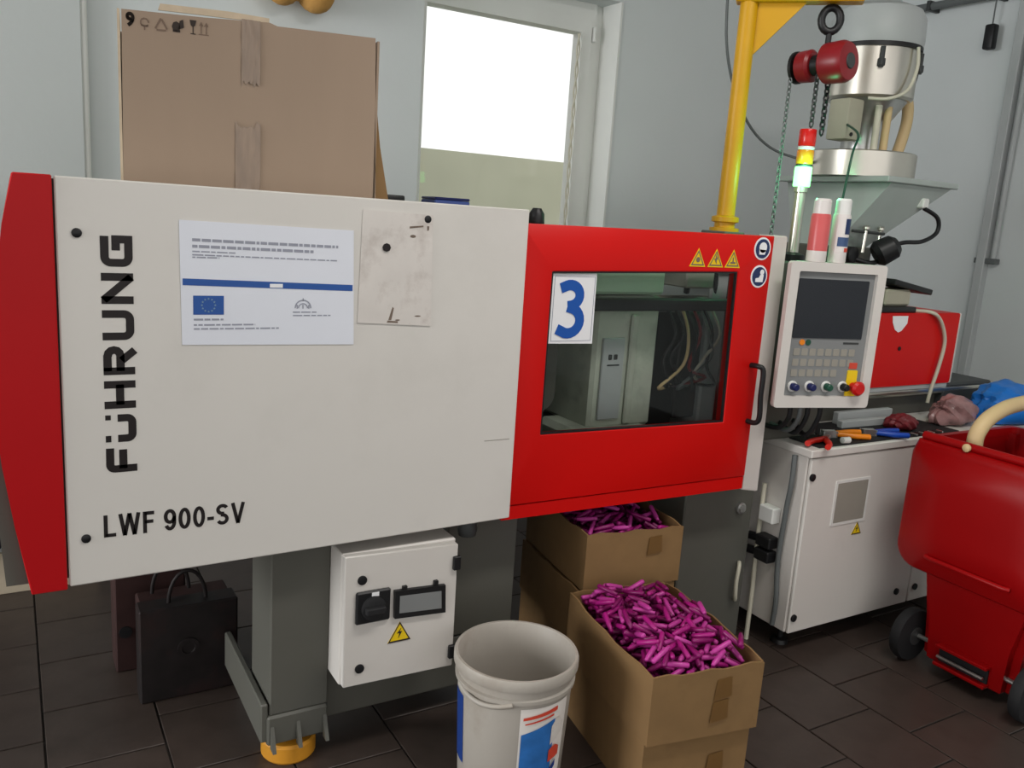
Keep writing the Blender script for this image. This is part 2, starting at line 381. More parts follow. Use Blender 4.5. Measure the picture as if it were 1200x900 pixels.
def stroke(bm, pts, w, f, d0, d1):
    P = []
    for p in pts:
        if not P or (Vector(p)-P[-1]).length > 1e-5: P.append(Vector(p))
    n = len(P); off = []
    for i in range(n):
        a = (P[i]-P[i-1]).normalized() if i > 0 else (P[1]-P[0]).normalized()
        b = (P[i+1]-P[i]).normalized() if i < n-1 else a
        nn = Vector((-a.y-b.y, a.x+b.x))
        nn = nn.normalized() if nn.length > 1e-6 else Vector((-a.y, a.x))
        c = max(0.5, nn.dot(Vector((-b.y, b.x)))); off.append(nn*(w/2/c))
    for i in range(n-1):
        q = [P[i]+off[i], P[i+1]+off[i+1], P[i+1]-off[i+1], P[i]-off[i]]
        prism(bm, [(v.x, v.y) for v in q], d0, d1, f)
CAP = 0.063; Wd = 0.0165; h = Wd/2
def lw(u, v, d): return Vector((0.231-v, d, u))      # u up the panel, v from baseline (right) towards the cap line (left)
def letter(ch, u0, w):
    S = []; t = CAP-h
    if ch == 'F': S = [[(u0+h, 0), (u0+h, CAP-0.018)]+arc(u0+h+0.0095, CAP-0.0175, 0.0095, 180, 90)[1:]+[(u0+w, t)], [(u0+h, CAP*0.45), (u0+w-0.004, CAP*0.45)]]
    if ch == 'Ü': S = [[(u0+h, CAP*0.60), (u0+h, 0.019)]+arc(u0+h+0.0105, h+0.0105, 0.0105, 180, 270)+arc(u0+w-h-0.0105, h+0.0105, 0.0105, 270, 360)+[(u0+w-h, CAP*0.60)],
                       [(u0+0.001, CAP-0.006), (u0+Wd-0.001, CAP-0.006)], [(u0+w-0.012, CAP-0.006), (u0+w-0.001, CAP-0.006)]]
    if ch == 'H': S = [[(u0+h, 0), (u0+h, CAP)], [(u0+w-h, 0), (u0+w-h, CAP)], [(u0+h, CAP*0.5), (u0+w-h, CAP*0.5)]]
    if ch == 'R': S = [[(u0+h, 0), (u0+h, CAP)], [(u0+h, t), (u0+w-0.022, t)]+arc(u0+w-0.0205, CAP*0.66, 0.0125, 90, -90)+[(u0+h, CAP*0.66-0.0125)], [(u0+w*0.5, CAP*0.42), (u0+w-h*1.1, 0)]]
    if ch == 'U': S = [[(u0+h, CAP), (u0+h, 0.021)]+arc(u0+h+0.0125, h+0.0125, 0.0125, 180, 270)+arc(u0+w-h-0.0125, h+0.0125, 0.0125, 270, 360)+[(u0+w-h, CAP)]]
    if ch == 'N': S = [[(u0+h, 0), (u0+h, CAP)], [(u0+w-h, 0), (u0+w-h, CAP)], [(u0+h, CAP-0.004), (u0+w-h, 0.004)]]
    if ch == 'G': S = [[(u0+w-0.002, t), (u0+h+0.012, t)]+arc(u0+h+0.012, t-0.012, 0.012, 90, 180)+arc(u0+h+0.012, h+0.012, 0.012, 180, 270)+[(u0+w-h, h), (u0+w-h, CAP*0.52), (u0+w*0.52, CAP*0.52)]]
    return S
z = 0.924
for ch, w in (('F', 0.056), ('Ü', 0.063), ('H', 0.062), ('R', 0.063), ('U', 0.065), ('N', 0.066), ('G', 0.066)):
    bm = nb()
    for pl in letter(ch, z, w):
        thin = 0.009 if (ch == 'Ü' and len(pl) == 2) else Wd
        if ch == 'Ü' and len(pl) == 2: thin = 0.011
        stroke(bm, pl, thin, lw, -0.0008, 0.0002)
    z += w+0.0135; obj('name_letter', bm, 'ink', panel, smooth=0)
MH, MW = 0.052, 0.0082; mu = 0.159
def oval(cx, cy, rx, ry, a0, a1, n=12): return [(cx+rx*math.cos(math.radians(a0+(a1-a0)*k/n)), cy+ry*math.sin(math.radians(a0+(a1-a0)*k/n))) for k in range(n+1)]
q = MW/2
for chx, w in (('L', 0.025), ('W', 0.046), ('F', 0.024), (' ', 0.010), ('9', 0.027), ('0', 0.027), ('0', 0.027), ('-', 0.015), ('S', 0.029), ('V', 0.033)):
    bm = nb(); cx, rx = mu+w/2, w/2-q; St = []
    if chx == 'L': St = [[(mu+q, MH), (mu+q, 0)], [(mu+q, q), (mu+w, q)]]
    if chx == 'W': St = [[(mu+q, MH), (mu+w*0.28, 0)], [(mu+w*0.28, 0), (cx, MH)], [(cx, MH), (mu+w*0.72, 0)], [(mu+w*0.72, 0), (mu+w-q, MH)]]
    if chx == 'F': St = [[(mu+q, 0), (mu+q, MH)], [(mu+q, MH-q), (mu+w, MH-q)], [(mu+q, MH*0.53), (mu+w-0.002, MH*0.53)]]
    if chx == '0': St = [oval(cx, MH/2, rx, MH/2-q, 0, 360, 24)]
    if chx == '9': St = [oval(cx, MH*0.655, rx, MH*0.345-q, 0, 360, 20), [(mu+w-q, MH*0.66)]+oval(cx, MH*0.40, rx, MH*0.40-q, 0, -150, 10)]
    if chx == '-': St = [[(mu, MH*0.36), (mu+w, MH*0.36)]]
    if chx == 'S': St = [oval(cx, MH*0.735, rx, MH*0.265-q, 25, 270, 14)+oval(cx, MH*0.275, rx, MH*0.275-q, 90, -155, 14)]
    if chx == 'V': St = [[(mu+q, MH), (cx, 0)], [(cx, 0), (mu+w-q, MH)]]
    for pl in St: stroke(bm, pl, MW, lambda u, v, d: Vector((u, d, 0.774-0.004*(u-0.159)/0.3+v)), -0.0008, 0.0002)
    mu += w+0.0052
    if St: obj('model_letter', bm, 'ink', panel, smooth=0)
    else: bm.free()

# --- sliding guard door
DY = 0.02
bm = nb()
ring_prism(bm, [(1.205, 0.712), (2.172, 0.706), (2.174, 1.527), (1.205, 1.521)], [(1.317, 0.918), (2.042, 0.907), (2.028, 1.408), (1.317, 1.393)], DY, DY+0.04, XZ)
bmesh.ops.bevel(bm, geom=[e for e in bm.edges if e.is_manifold], offset=0.0025, segments=1, affect='EDGES')
door = obj('guard_door', bm, 'machine_red', mc, label='red sliding guard door with window')
bm = nb(); prism(bm, [(1.205, 0.668), (2.170, 0.660), (2.170, 0.704), (1.205, 0.709)], DY+0.004, DY+0.045, XZ); obj('bottom_flange', bm, 'machine_red', door)
bm = nb(); prism(bm, [(1.307, 0.910), (2.05, 0.900), (2.037, 1.416), (1.307, 1.401)], DY+0.014, DY+0.019, XZ); obj('pane', bm, 'guard_glass', door, smooth=0)
bm = nb(); ring_prism(bm, [(1.317, 0.918), (2.042, 0.907), (2.028, 1.408), (1.317, 1.393)], [(1.322, 0.923), (2.037, 0.912), (2.023, 1.403), (1.322, 1.388)], DY+0.003, DY+0.013, XZ); obj('window_seal', bm, 'black', door)
bm = nb(); tube(bm, spline([(2.137, DY+0.005, 1.098), (2.138, DY-0.03, 1.10), (2.15, DY-0.045, 1.085), (2.152, DY-0.045, 1.0), (2.158, DY-0.045, 0.925), (2.155, DY-0.03, 0.905), (2.15, DY+0.005, 0.905)], 5), 0.009, 8); obj('handle', bm, 'black', door, smooth=60)
def tri(cx, cz, s): return [(cx-s/2, cz-s*0.42), (cx+s/2, cz-s*0.42), (cx, cz+s*0.45)]
for i, x in enumerate((1.850, 1.925, 1.998)):
    bm = nb(); decal(bm, tri(x, 1.448, 0.066), DY-0.0002); st = obj('warning_sticker', bm, 'warn_yellow', door, smooth=0)
    bm = nb(); o_ = tri(x, 1.447, 0.054); i_ = tri(x, 1.446, 0.042); ring_prism(bm, o_, i_, DY-0.0022, DY-0.0015, XZ)
    if i == 0: decal(bm, circ(x, 1.442, 0.008, 10), DY-0.0015)
    elif i == 1: decal(bm, [(x-0.002, 1.46), (x+0.008, 1.445), (x+0.002, 1.444), (x+0.003, 1.431), (x-0.008, 1.447), (x-0.001, 1.448)], DY-0.0015)
    else: decal(bm, [(x-0.011, 1.433), (x+0.011, 1.433), (x+0.011, 1.438), (x+0.002, 1.440), (x+0.002, 1.453), (x-0.002, 1.453), (x-0.002, 1.440), (x-0.011, 1.438)], DY-0.0015)
    obj('pictogram', bm, 'stain', st, smooth=0)
for i, (x, z) in enumerate(((2.123, 1.485), (2.122, 1.395))):
    bm = nb(); decal(bm, circ(x, z, 0.037, 28), DY-0.0002); st = obj('safety_sticker', bm, 'sign_white', door, smooth=0)
    bm = nb(); decal(bm, circ(x, z, 0.031, 28), DY-0.0016); obj('disc', bm, 'sticker_navy', st, smooth=0)
    bm = nb()
    if i == 0:
        decal(bm, circ(x, z+0.004, 0.017, 16), DY-0.003); decal(bm, [(x-0.014, z-0.019), (x+0.010, z-0.019), (x+0.014, z-0.004), (x-0.016, z-0.002)], DY-0.003)
    else:
        decal(bm, circ(x+0.010, z+0.014, 0.009, 12), DY-0.003); decal(bm, [(x-0.017, z-0.018), (x+0.016, z-0.018), (x+0.018, z+0.006), (x+0.004, z+0.006), (x-0.002, z-0.004), (x-0.017, z-0.006)], DY-0.003)
    obj('pictogram', bm, 'sign_white', st, smooth=0)
# white post and frame behind the door
bm = nb(); prism(bm, [(2.180, 0.650), (2.262, 0.635), (2.252, 1.530), (2.178, 1.530)], 0.034, 0.10, XZ)
bmesh.ops.bevel(bm, geom=list(bm.edges), offset=0.004, segments=2, affect='EDGES'); obj('door_post', bm, 'panel_edge', mc)
bm = nb(); box(bm, 1.22, 2.25, 0.93, 0.97, 0.66, 1.12); obj('rear_panel', bm, 'dark_grey', mc)
bm = nb(); box(bm, 1.216, 2.26, 0.12, 0.92, 0.672, 0.70, 0.004); obj('bed_plate', bm, 'dark_grey', mc)
bm = nb(); box(bm, 1.216, 2.17, 0.075, 0.13, 1.455, 1.505, 0.004); obj('door_rail', bm, 'dark_grey', mc)
bm = nb(); box(bm, 2.264, 2.62, 0.11, 0.92, 0.80, 1.444, 0.006); bm.free()
bm = nb(); box(bm, 2.16, 2.262, 0.24, 0.36, 1.419, 1.531, 0.004); obj('crane_seat', bm, 'machine_grey', mc)
# inside the guard: platens, tie bars, mould, hoses
def inner(name, x0, x1, y0, y1, z0, z1, mat, bev=0.006): 
    bm = nb(); box(bm, x0, x1, y0, y1, z0, z1, bev); return obj(name, bm, mat, mc)
inner('moving_platen', 1.66, 1.93, 0.262, 0.80, 0.845, 1.30, 'platen_green', 0.012)
inner('platen_rib', 1.80, 1.83, 0.246, 0.262, 0.86, 1.24, 'platen_green')
inner('platen_plate', 1.69, 1.78, 0.25, 0.262, 0.88, 1.16, 'loader_grey', 0.003)
bm = nb(); decal(bm, rrect(1.713, 1.727, 1.087, 1.105, 0.003, 2), 0.249); decal(bm, rrect(1.735, 1.75, 1.087, 1.105, 0.003, 2), 0.249); decal(bm, rrect(1.71, 1.76, 1.066, 1.071, 0.001, 2), 0.249); obj('platen_marking', bm, 'dark_grey', mc, smooth=0)
inner('platen_shoe', 1.58, 1.90, 0.20, 0.46, 0.705, 0.855, 'platen_green', 0.02)
for x in (1.655, 1.76, 1.865):
    bm = nb(); lathe(bm, [(0.016, 0), (0.016, 0.012), (0.008, 0.014)], (x, 0.1995, 0.775), 10, ax_m((0, -1, 0))); obj('shoe_bolt', bm, 'black', mc)
inner('mould_half', 1.945, 2.06, 0.30, 0.75, 0.83, 1.24, 'black')
inner('mould_half', 2.065, 2.17, 0.30, 0.75, 0.85, 1.24, 'dark_steel')
inner('fixed_platen', 2.178, 2.262, 0.29, 0.85, 0.74, 1.42, 'loader_grey', 0.008)
inner('slide_rail', 1.28, 1.575, 0.21, 0.27, 0.83, 0.85, 'panel_edge', 0.003)
inner('guard_bar', 1.25, 2.255, 0.16, 0.20, 1.262, 1.302, 'black', 0.004)
inner('hydraulic_manifold', 1.36, 1.92, 0.24, 0.46, 1.306, 1.40, 'pale_green', 0.01)
inner('terminal_box', 2.02, 2.15, 0.25, 0.40, 1.33, 1.44, 'vent_grey', 0.005)
inner('toggle_bracket', 1.44, 1.475, 0.28, 0.60, 0.90, 1.26, 'platen_green', 0.006)
bm = nb(); ring_prism(bm, rrect(1.28, 1.57, 0.90, 1.26, 0.06), rrect(1.30, 1.53, 0.93, 1.23, 0.05), 0.34, 0.62, XZ); obj('toggle_frame', bm, 'machine_grey', mc)
for z in (0.80, 1.345):
    for y in (0.26, 0.78):
        y_ = y if z < 1 else y+0.06
        bm = nb(); cyl(bm, (1.215, y_, z if z < 1 else 1.275), (2.2, y_, z if z < 1 else 1.275), 0.024, 14); obj('tie_bar', bm, 'brushed', mc)
random.seed(21)
hm = ['rubber', 'rubber', 'hose_beige', 'rubber', 'hoist_red', 'cable_grey', 'rubber', 'cable_pale']
for i in range(8):
    x = 1.97+0.028*i; bm = nb()
    tube(bm, spline([(x, 0.27, 1.25+0.01*(i % 3)), (x+0.02, 0.24-0.01*(i % 2), 1.17), (x+random.uniform(-0.05, 0.06), 0.235, 1.05+0.05*random.random()), (x+random.uniform(-0.08, 0.08), 0.255, 0.95+0.08*random.random()), (x, 0.282, 0.98)], 5), 0.006, 6)
    obj('mould_hose', bm, hm[i], mc, smooth=60)
for i in range(5):
    x = 1.45+0.13*i; bm = nb(); tube(bm, spline([(x, 0.36, 1.42), (x+0.05, 0.28, 1.455), (x+0.16, 0.27, 1.44), (x+0.21, 0.28, 1.37), (x+0.23, 0.30, 1.31)], 5), 0.011, 7)
    obj('hydraulic_hose', bm, 'rubber', mc, smooth=60)
for i in range(3):
    bm = nb(); cyl(bm, (1.30, 0.33, 0.99+0.085*i), (1.44, 0.33, 0.99+0.085*i), 0.006, 8); obj('toggle_pin', bm, 'brushed', mc)
# rear red guard over the injection unit
iu = thing('injection_unit', (3.1, 0.5, 0.796), 'red guarded injection unit of the machine behind the operator terminal', 'injection unit')
bm = nb(); prism(bm, rrect(2.985, 3.555, 0.940, 1.247, 0.012, 3), 0.2, 0.8, XZ); bmesh.ops.bevel(bm, geom=[e for e in bm.edges if e.calc_face_angle(0) > 1], offset=0.004, segments=1, affect='EDGES')
rg = obj('barrel_guard', bm, 'machine_red', iu, label='red box guard over injection unit')
bm = nb(); box(bm, 3.556, 3.585, 0.21, 0.79, 0.935, 1.245, 0.004); obj('guard_side', bm, 'panel_edge', rg)
bm = nb(); lathe(bm, [(0.009, 0), (0.009, 0.003)], (3.17, 0.2, 1.10), 12, ax_m((0, -1, 0))); obj('guard_screw', bm, 'dark_steel', rg)
bm = nb(); box(bm, 2.99, 3.55, 0.205, 0.24, 0.918, 0.938, 0.002); obj('guard_rail', bm, 'loader_grey', rg)
bm = nb(); decal(bm, [(3.095, 1.236), (3.195, 1.236), (3.195, 1.205), (3.165, 1.175), (3.145, 1.168), (3.12, 1.18), (3.10, 1.21)], 0.199); obj('paper_tag', bm, 'sign_white', rg, smooth=0)
bm = nb(); tube(bm, spline([(3.30, 0.24, 1.252), (3.34, 0.19, 1.250), (3.40, 0.185, 1.215), (3.45, 0.185, 1.13), (3.44, 0.185, 1.03), (3.41, 0.185, 0.92), (3.40, 0.185, 0.86)], 6), 0.008, 7); obj('thermocouple_cable', bm, 'cable_pale', iu, smooth=60)
bm = nb(); box(bm, 2.264, 2.62, 0.11, 0.92, 0.795, 1.444, 0.006); obj('injection_housing', bm, 'machine_grey', iu)
bm = nb(); box(bm, 2.63, 3.98, 0.26, 0.78, 0.795, 0.90, 0.005); obj('injection_bed', bm, 'machine_grey', iu)
for y in (0.24, 0.62):
    bm = nb(); cyl(bm, (2.62, y, 0.905), (3.95, y, 0.905), 0.022, 12); obj('guide_rod', bm, 'brushed', iu)
bm = nb(); box(bm, 3.56, 3.92, 0.22, 0.75, 0.80, 0.93, 0.008); obj('drive_housing', bm, 'dark_grey', iu)

# base: legs, beams, feet
bm = nb(); box(bm, 0.560, 0.7225, 0.10, 0.30, 0.162, 0.699, 0.004); leg = obj('base_leg', bm, 'machine_grey', mc)
bm = nb(); box(bm, 0.480, 0.740, 0.07, 0.32, 0.655, 0.668, 0.002); obj('leg_flange', bm, 'machine_grey', leg)
bm = nb(); box(bm, 0.552, 0.722, 0.092, 0.29, 0.075, 0.163, 0.006); fb = obj('foot_block', bm, 'machine_grey', mc)
for x in (0.565, 0.637, 0.712):
    bm = nb(); prism(bm, [(0.06, 0.07), (0.09, 0.07), (0.09, 0.135)], x-0.005, x+0.005, lambda u, v, d: Vector((d, u, v))); obj('rib', bm, 'machine_grey', fb)
bm = nb(); lathe(bm, [(0.070, 0), (0.076, 0.008), (0.076, 0.05), (0.070, 0.058), (0.02, 0.058), (0.02, 0.075)], (0.632, 0.165, 0.0), 28); obj('levelling_foot', bm, 'foot_yellow', mc, label='yellow levelling foot')
bm = nb(); box(bm, 0.536, 0.556, 0.10, 0.548, 0.085, 0.20, 0.004); obj('cross_beam', bm, 'machine_grey', mc)
bm = nb(); box(bm, 0.70, 1.34, 0.155, 0.30, 0.08, 0.25, 0.004); obj('base_beam', bm, 'machine_grey', mc)
bm = nb(); box(bm, 1.10, 1.342, 0.15, 0.90, 0.255, 0.70, 0.004); obj('base_column', bm, 'machine_grey', mc)
bm = nb(); box(bm, 2.035, 2.375, 0.15, 0.88, 0.0, 0.655, 0.005); rc = obj('base_column', bm, 'machine_grey', mc)
bm = nb(); lathe(bm, [(0.022, 0), (0.022, 0.012), (0.014, 0.014), (0.014, 0.02)], (2.305, 0.15, 0.53), 16, ax_m((0, -1, 0))); obj('lifting_cap', bm, 'steel', rc)
bm = nb(); tube(bm, spline([(2.335, 0.145, 0.31), (2.315, 0.125, 0.30), (2.305, 0.12, 0.24), (2.315, 0.125, 0.175), (2.335, 0.145, 0.165)], 5), 0.008, 7); obj('cable_loop', bm, 'cable_pale', rc, smooth=60)
bm = nb(); tube(bm, spline([(2.40, 0.13, 0.62), (2.40, 0.13, 0.40), (2.395, 0.12, 0.2), (2.39, 0.115, 0.0)], 5), 0.009, 7); CONDUIT = bm
bm = nb(); lathe(bm, [(0.026, 0), (0.03, 0.02), (0.022, 0.05), (0.03, 0.06)], (1.12, 0.07, 0.62), 12); cyl(bm, (1.12, 0.07, 0.68), (1.12, 0.07, 0.70), 0.012, 8); obj('hose_coupling', bm, 'dark_grey', mc)

# ================================================================== ELECTRICAL BOX
eb = thing('electrical_box', (0.89, 0.05, 0.26), 'small white switch box with rotary switch under the white panel', 'electrical box')
bm = nb(); box(bm, 0.722, 1.056, 0.014, 0.148, 0.262, 0.640, 0.004); obj('housing', bm, 'panel_edge', eb)
bm = nb(); prism(bm, [(0.726, 0.266), (1.054, 0.259), (1.052, 0.632), (0.722, 0.642)], -0.01, 0.013, XZ); bmesh.ops.bevel(bm, geom=list(bm.edges), offset=0.003, segments=1, affect='EDGES'); ed = obj('door', bm, 'panel_edge', eb)
for z in (0.571, 0.315):
    bm = nb(); lathe(bm, [(0.013, 0), (0.013, 0.004), (0.008, 0.005)], (0.771, -0.01, z), 14, ax_m((0, -1, 0))); obj('lock', bm, 'black', ed)
for z in (0.578, 0.308):
    bm = nb(); box(bm, 1.036, 1.058, -0.022, -0.0101, z-0.020, z+0.020, 0.002); obj('hinge', bm, 'black', ed)
bm = nb(); box(bm, 0.753, 0.850, -0.022, -0.0101, 0.448, 0.540, 0.004); sw = obj('rotary_switch', bm, 'black', ed)
bm = nb(); lathe(bm, [(0.034, 0), (0.034, 0.008), (0.026, 0.012)], (0.80, -0.022, 0.493), 20, ax_m((0, -1, 0))); box(bm, 0.772, 0.828, -0.05, -0.033, 0.484, 0.502, 0.003); obj('knob', bm, 'rubber', sw)
bm = nb(); box(bm, 0.795, 0.815, -0.024, -0.0221, 0.525, 0.536); obj('indicator', bm, 'sign_white', sw)
bm = nb(); prism(bm, [(0.864, 0.447), (1.017, 0.437), (1.013, 0.520), (0.862, 0.528)], -0.022, -0.0101, XZ); fp = obj('fuse_window', bm, 'black', ed)
bm = nb(); prism(bm, [(0.876, 0.462), (1.003, 0.453), (1.000, 0.505), (0.876, 0.512)], -0.0235, -0.0221, XZ); obj('cover_pane', bm, 'keypad', fp)
for x in (0.892, 0.985):
    bm = nb(); box(bm, x-0.006, x+0.006, -0.02, -0.0101, 0.522, 0.536); obj('latch', bm, 'black', fp)
def bolt_tri(parent, cx, cz, s, y):
    bm = nb(); decal(bm, tri(cx, cz, s), y); t = obj('warning_triangle', bm, 'warn_yellow', parent, smooth=0)
    bm = nb(); ring_prism(bm, tri(cx, cz, s), tri(cx, cz-0.0005, s*0.82), y-0.002, y-0.0012, XZ)
    q = s*0.11; decal(bm, [(cx+q*0.6, cz+q*1.6), (cx-q, cz-q*0.4), (cx, cz-q*0.4), (cx-q*0.5, cz-q*2.4), (cx+q, cz+q*0.2), (cx, cz+q*0.2)], y-0.0012); obj('pictogram', bm, 'box_ink', t, smooth=0)
bolt_tri(ed, 0.884, 0.400, 0.068, -0.0101)

# ================================================================== RIGHT CABINET
cb = thing('machine_cabinet', (3.2, 0.3, 0.0), 'low white steel cabinet under red injection guard, tools on top', 'cabinet')
bm = nb(); box(bm, 2.423, 4.0, -0.030, 0.80, 0.088, 0.785, 0.004); cbody = obj('body', bm, 'panel_edge', cb)
bm = nb(); box(bm, 2.415, 4.01, -0.052, 0.81, 0.765, 0.795, 0.004); obj('top', bm, 'panel_white', cb)
bm = nb(); box(bm, 2.428, 3.12, -0.045, -0.0305, 0.088, 0.760, 0.004); cd = obj('door', bm, 'panel_white', cb)
bm = nb(); box(bm, 3.128, 3.995, -0.045, -0.0305, 0.088, 0.760, 0.004); cd2 = obj('door', bm, 'panel_white', cb)
bm = nb(); box(bm, 2.585, 2.757, -0.0475, -0.0452, 0.500, 0.655, 0.002); obj('vent_plate', bm, 'vent_grey', cd)
bm = nb(); ring_prism(bm, rrect(2.575, 2.767, 0.490, 0.665, 0.004), rrect(2.5855, 2.7565, 0.5005, 0.6545, 0.003), -0.048, -0.0452, XZ); obj('vent_frame', bm, 'knob_white', cd)
bolt_tri(cd, 2.73, 0.463, 0.055, -0.0452)
for (x, z) in ((2.440, 0.693), (2.445, 0.150), (3.04, 0.150)):
    bm = nb(); lathe(bm, [(0.014, 0), (0.014, 0.006), (0.009, 0.008)], (x, -0.045, z), 12, ax_m((0, -1, 0))); obj('lock', bm, 'black', cd)
bm = nb(); lathe(bm, [(0.014, 0), (0.014, 0.006)], (3.16, -0.045, 0.15), 12, ax_m((0, -1, 0))); obj('lock', bm, 'black', cd2)
for (y, z, s) in ((0.10, 0.515, 0),):
    bm = nb(); box(bm, 2.380, 2.4225, 0.055, 0.125, 0.485, 0.545, 0.004); obj('socket_box', bm, 'knob_white', cbody)
for z in (0.41, 0.355):
    bm = nb(); box(bm, 2.375, 2.4225, 0.05, 0.12, z-0.022, z+0.022, 0.004); cyl(bm, (2.40, 0.12, z), (2.40, 0.175, z-0.008), 0.016, 10); obj('connector', bm, 'black', cbody)
bm = nb(); tube(bm, spline([(2.412, 0.02, 0.76), (2.405, 0.012, 0.66), (2.405, 0.02, 0.55), (2.41, 0.03, 0.35), (2.41, 0.015, 0.2), (2.412, 0.02, 0.10)], 5), 0.010, 7); obj('side_cable', bm, 'cable_grey', cbody, smooth=60)
obj('conduit', CONDUIT, 'cable_pale', cb, smooth=60)
for (x, y) in ((2.5, 0.05), (2.5, 0.7), (3.9, 0.05), (3.9, 0.7)):
    bm = nb(); lathe(bm, [(0.035, 0), (0.03, 0.015), (0.012, 0.02), (0.012, 0.088)], (x, y, 0.0), 14); obj('foot', bm, 'black', cb)

# ================================================================== CONTROL TERMINAL (swung towards the operator)
TA = math.radians(-14.6); T0 = Vector((2.200, -0.040, 0)); tu = Vector((math.cos(TA), math.sin(TA), 0)); tn = Vector((math.sin(TA), -math.cos(TA), 0))  # tn points to the viewer
def TF(u, v, d): return T0+tu*u+Vector((0, 0, v))-tn*d    # d>0 goes back
ct = thing('control_terminal', T0+tu*0.187-tn*0.035+Vector((0, 0, 0.962)), 'white framed operator terminal with dark screen and red stop button', 'control panel')
bm = nb(); ring_prism(bm, rrect(0.002, 0.374, 0.962, 1.453, 0.012), rrect(0.036, 0.340, 1.002, 1.422, 0.006), 0.0, 0.022, TF); obj('bezel', bm, 'panel_edge', ct)
bm = nb(); prism(bm, rrect(0.055, 0.366, 0.970, 1.4525, 0.012), 0.0225, 0.068, TF); obj('housing', bm, 'panel_edge', ct)
bm = nb(); prism(bm, [(0.036, 1.002), (0.340, 1.002), (0.340, 1.422), (0.036, 1.422)], 0.014, 0.022, TF); kp = obj('keypad_panel', bm, 'keypad', ct, smooth=0)
bm = nb(); prism(bm, rrect(0.046, 0.318, 1.200, 1.398, 0.004), 0.010, 0.0139, TF); obj('screen', bm, 'screen', ct, smooth=0)
for i in range(3):
    for j in range(8):
        if i == 0 and j > 5: continue
        bm = nb(); prism(bm, rrect(0.060+0.031*j, 0.084+0.031*j, 1.068+0.036*i, 1.092+0.036*i, 0.003, 2), 0.0125, 0.0139, TF); obj('key', bm, 'vent_grey', kp, smooth=0)
for u, m in ((0.088, 'tool_orange'), (0.112, 'green_knob')):
    bm = nb(); prism(bm, circ(u, 1.185, 0.010, 12), 0.011, 0.0139, TF); obj('function_key', bm, m, kp, smooth=0)
bm = nb(); prism(bm, rrect(0.250, 0.312, 1.181, 1.188, 0.001, 2), 0.0128, 0.0139, TF); obj('name_strip', bm, 'dark_grey', kp, smooth=0)
for i, m in enumerate(('navy', 'navy', 'green_knob', 'black')):
    u = 0.072+0.066*i; a = TF(u, 1.034, 0.0139)
    bm = nb(); lathe(bm, [(0.019, 0), (0.019, 0.004), (0.017, 0.006)], a, 16, ax_m(tn)); kb = obj('switch_bezel', bm, 'knob_white', ct)
    bm = nb(); lathe(bm, [(0.013, 0.0062), (0.012, 0.028), (0.009, 0.031)], a, 14, ax_m(tn)); obj('knob', bm, m, kb)
bm = nb(); prism(bm, rrect(0.283, 0.322, 0.992, 1.092, 0.005), 0.009, 0.0138, TF); ep = obj('stop_plate', bm, 'warn_yellow', ct, smooth=0)
bm = nb(); lathe(bm, [(0.016, 0), (0.016, 0.02), (0.024, 0.022), (0.025, 0.034), (0.018, 0.042)], TF(0.309, 1.034, 0.009), 20, ax_m(tn)); obj('stop_button', bm, 'estop_red', ep, label='red mushroom stop button')
bm = nb(); prism(bm, rrect(0.286, 0.318, 1.097, 1.118, 0.003), 0.0115, 0.0138, TF); obj('stop_label', bm, 'label_red', ct, smooth=0)
bm = nb(); tube(bm, [TF(0.19, 1.0, 0.066), TF(0.19, 0.98, 0.13), TF(0.19, 0.97, 0.208)], 0.03, 12); obj('swivel_arm', bm, 'machine_grey', ct)
for i, (u, m) in enumerate(((0.10, 'rubber'), (0.14, 'cable_grey'), (0.17, 'rubber'), (0.22, 'rubber'))):
    a = TF(u, 0.963, 0.05); bm = nb(); tube(bm, spline([a+Vector((0, 0, 0.01)), a+Vector((0, 0.0, -0.05)), a+Vector((0.02, 0.06, -0.10-0.01*i)), a+Vector((0.02*i, 0.16, -0.10))], 5), 0.009, 7); obj('terminal_cable', bm, m, ct, smooth=60)

# ================================================================== SIGNAL TOWER
stw = thing('signal_tower', (2.395, 0.135, 1.445), 'slim stack light with lit green lamp below amber and red', 'signal light')
SX, SY = 2.395, 0.135
bm = nb(); lathe(bm, [(0.042, 0), (0.042, 0.022), (0.02, 0.03)], (SX, SY, 1.445), 20); obj('base', bm, 'black', stw)
bm = nb(); lathe(bm, [(0.019, 0.0301), (0.019, 0.235), (0.024, 0.237), (0.024, 0.255)], (SX, SY, 1.445), 18); obj('pole', bm, 'brushed', stw)
def lens(z0, z1, m, nm):
    bm = nb(); lathe(bm, [(0.027, z0), (0.029, z0+0.004), (0.029, z1-0.004), (0.027, z1)], (SX, SY, 0), 20); return obj(nm, bm, m, stw)
lens(1.7005, 1.768, 'lens_green', 'green_lamp'); lens(1.7685, 1.776, 'dark_grey', 'spacer'); lens(1.7765, 1.824, 'lens_amber', 'amber_lamp'); lens(1.8245, 1.836, 'knob_white', 'spacer'); lens(1.8365, 1.893, 'lens_red', 'red_lamp'); 
gl = bpy.data.lights.new('green_lamp_glow', 'POINT'); gl.energy = 2.2; gl.color = (0.12, 1.0, 0.45); gl.shadow_soft_size = 0.034
go = bpy.data.objects.new('green_lamp_glow', gl); COL.objects.link(go); go.location = (SX-0.035, SY-0.05, 1.735)

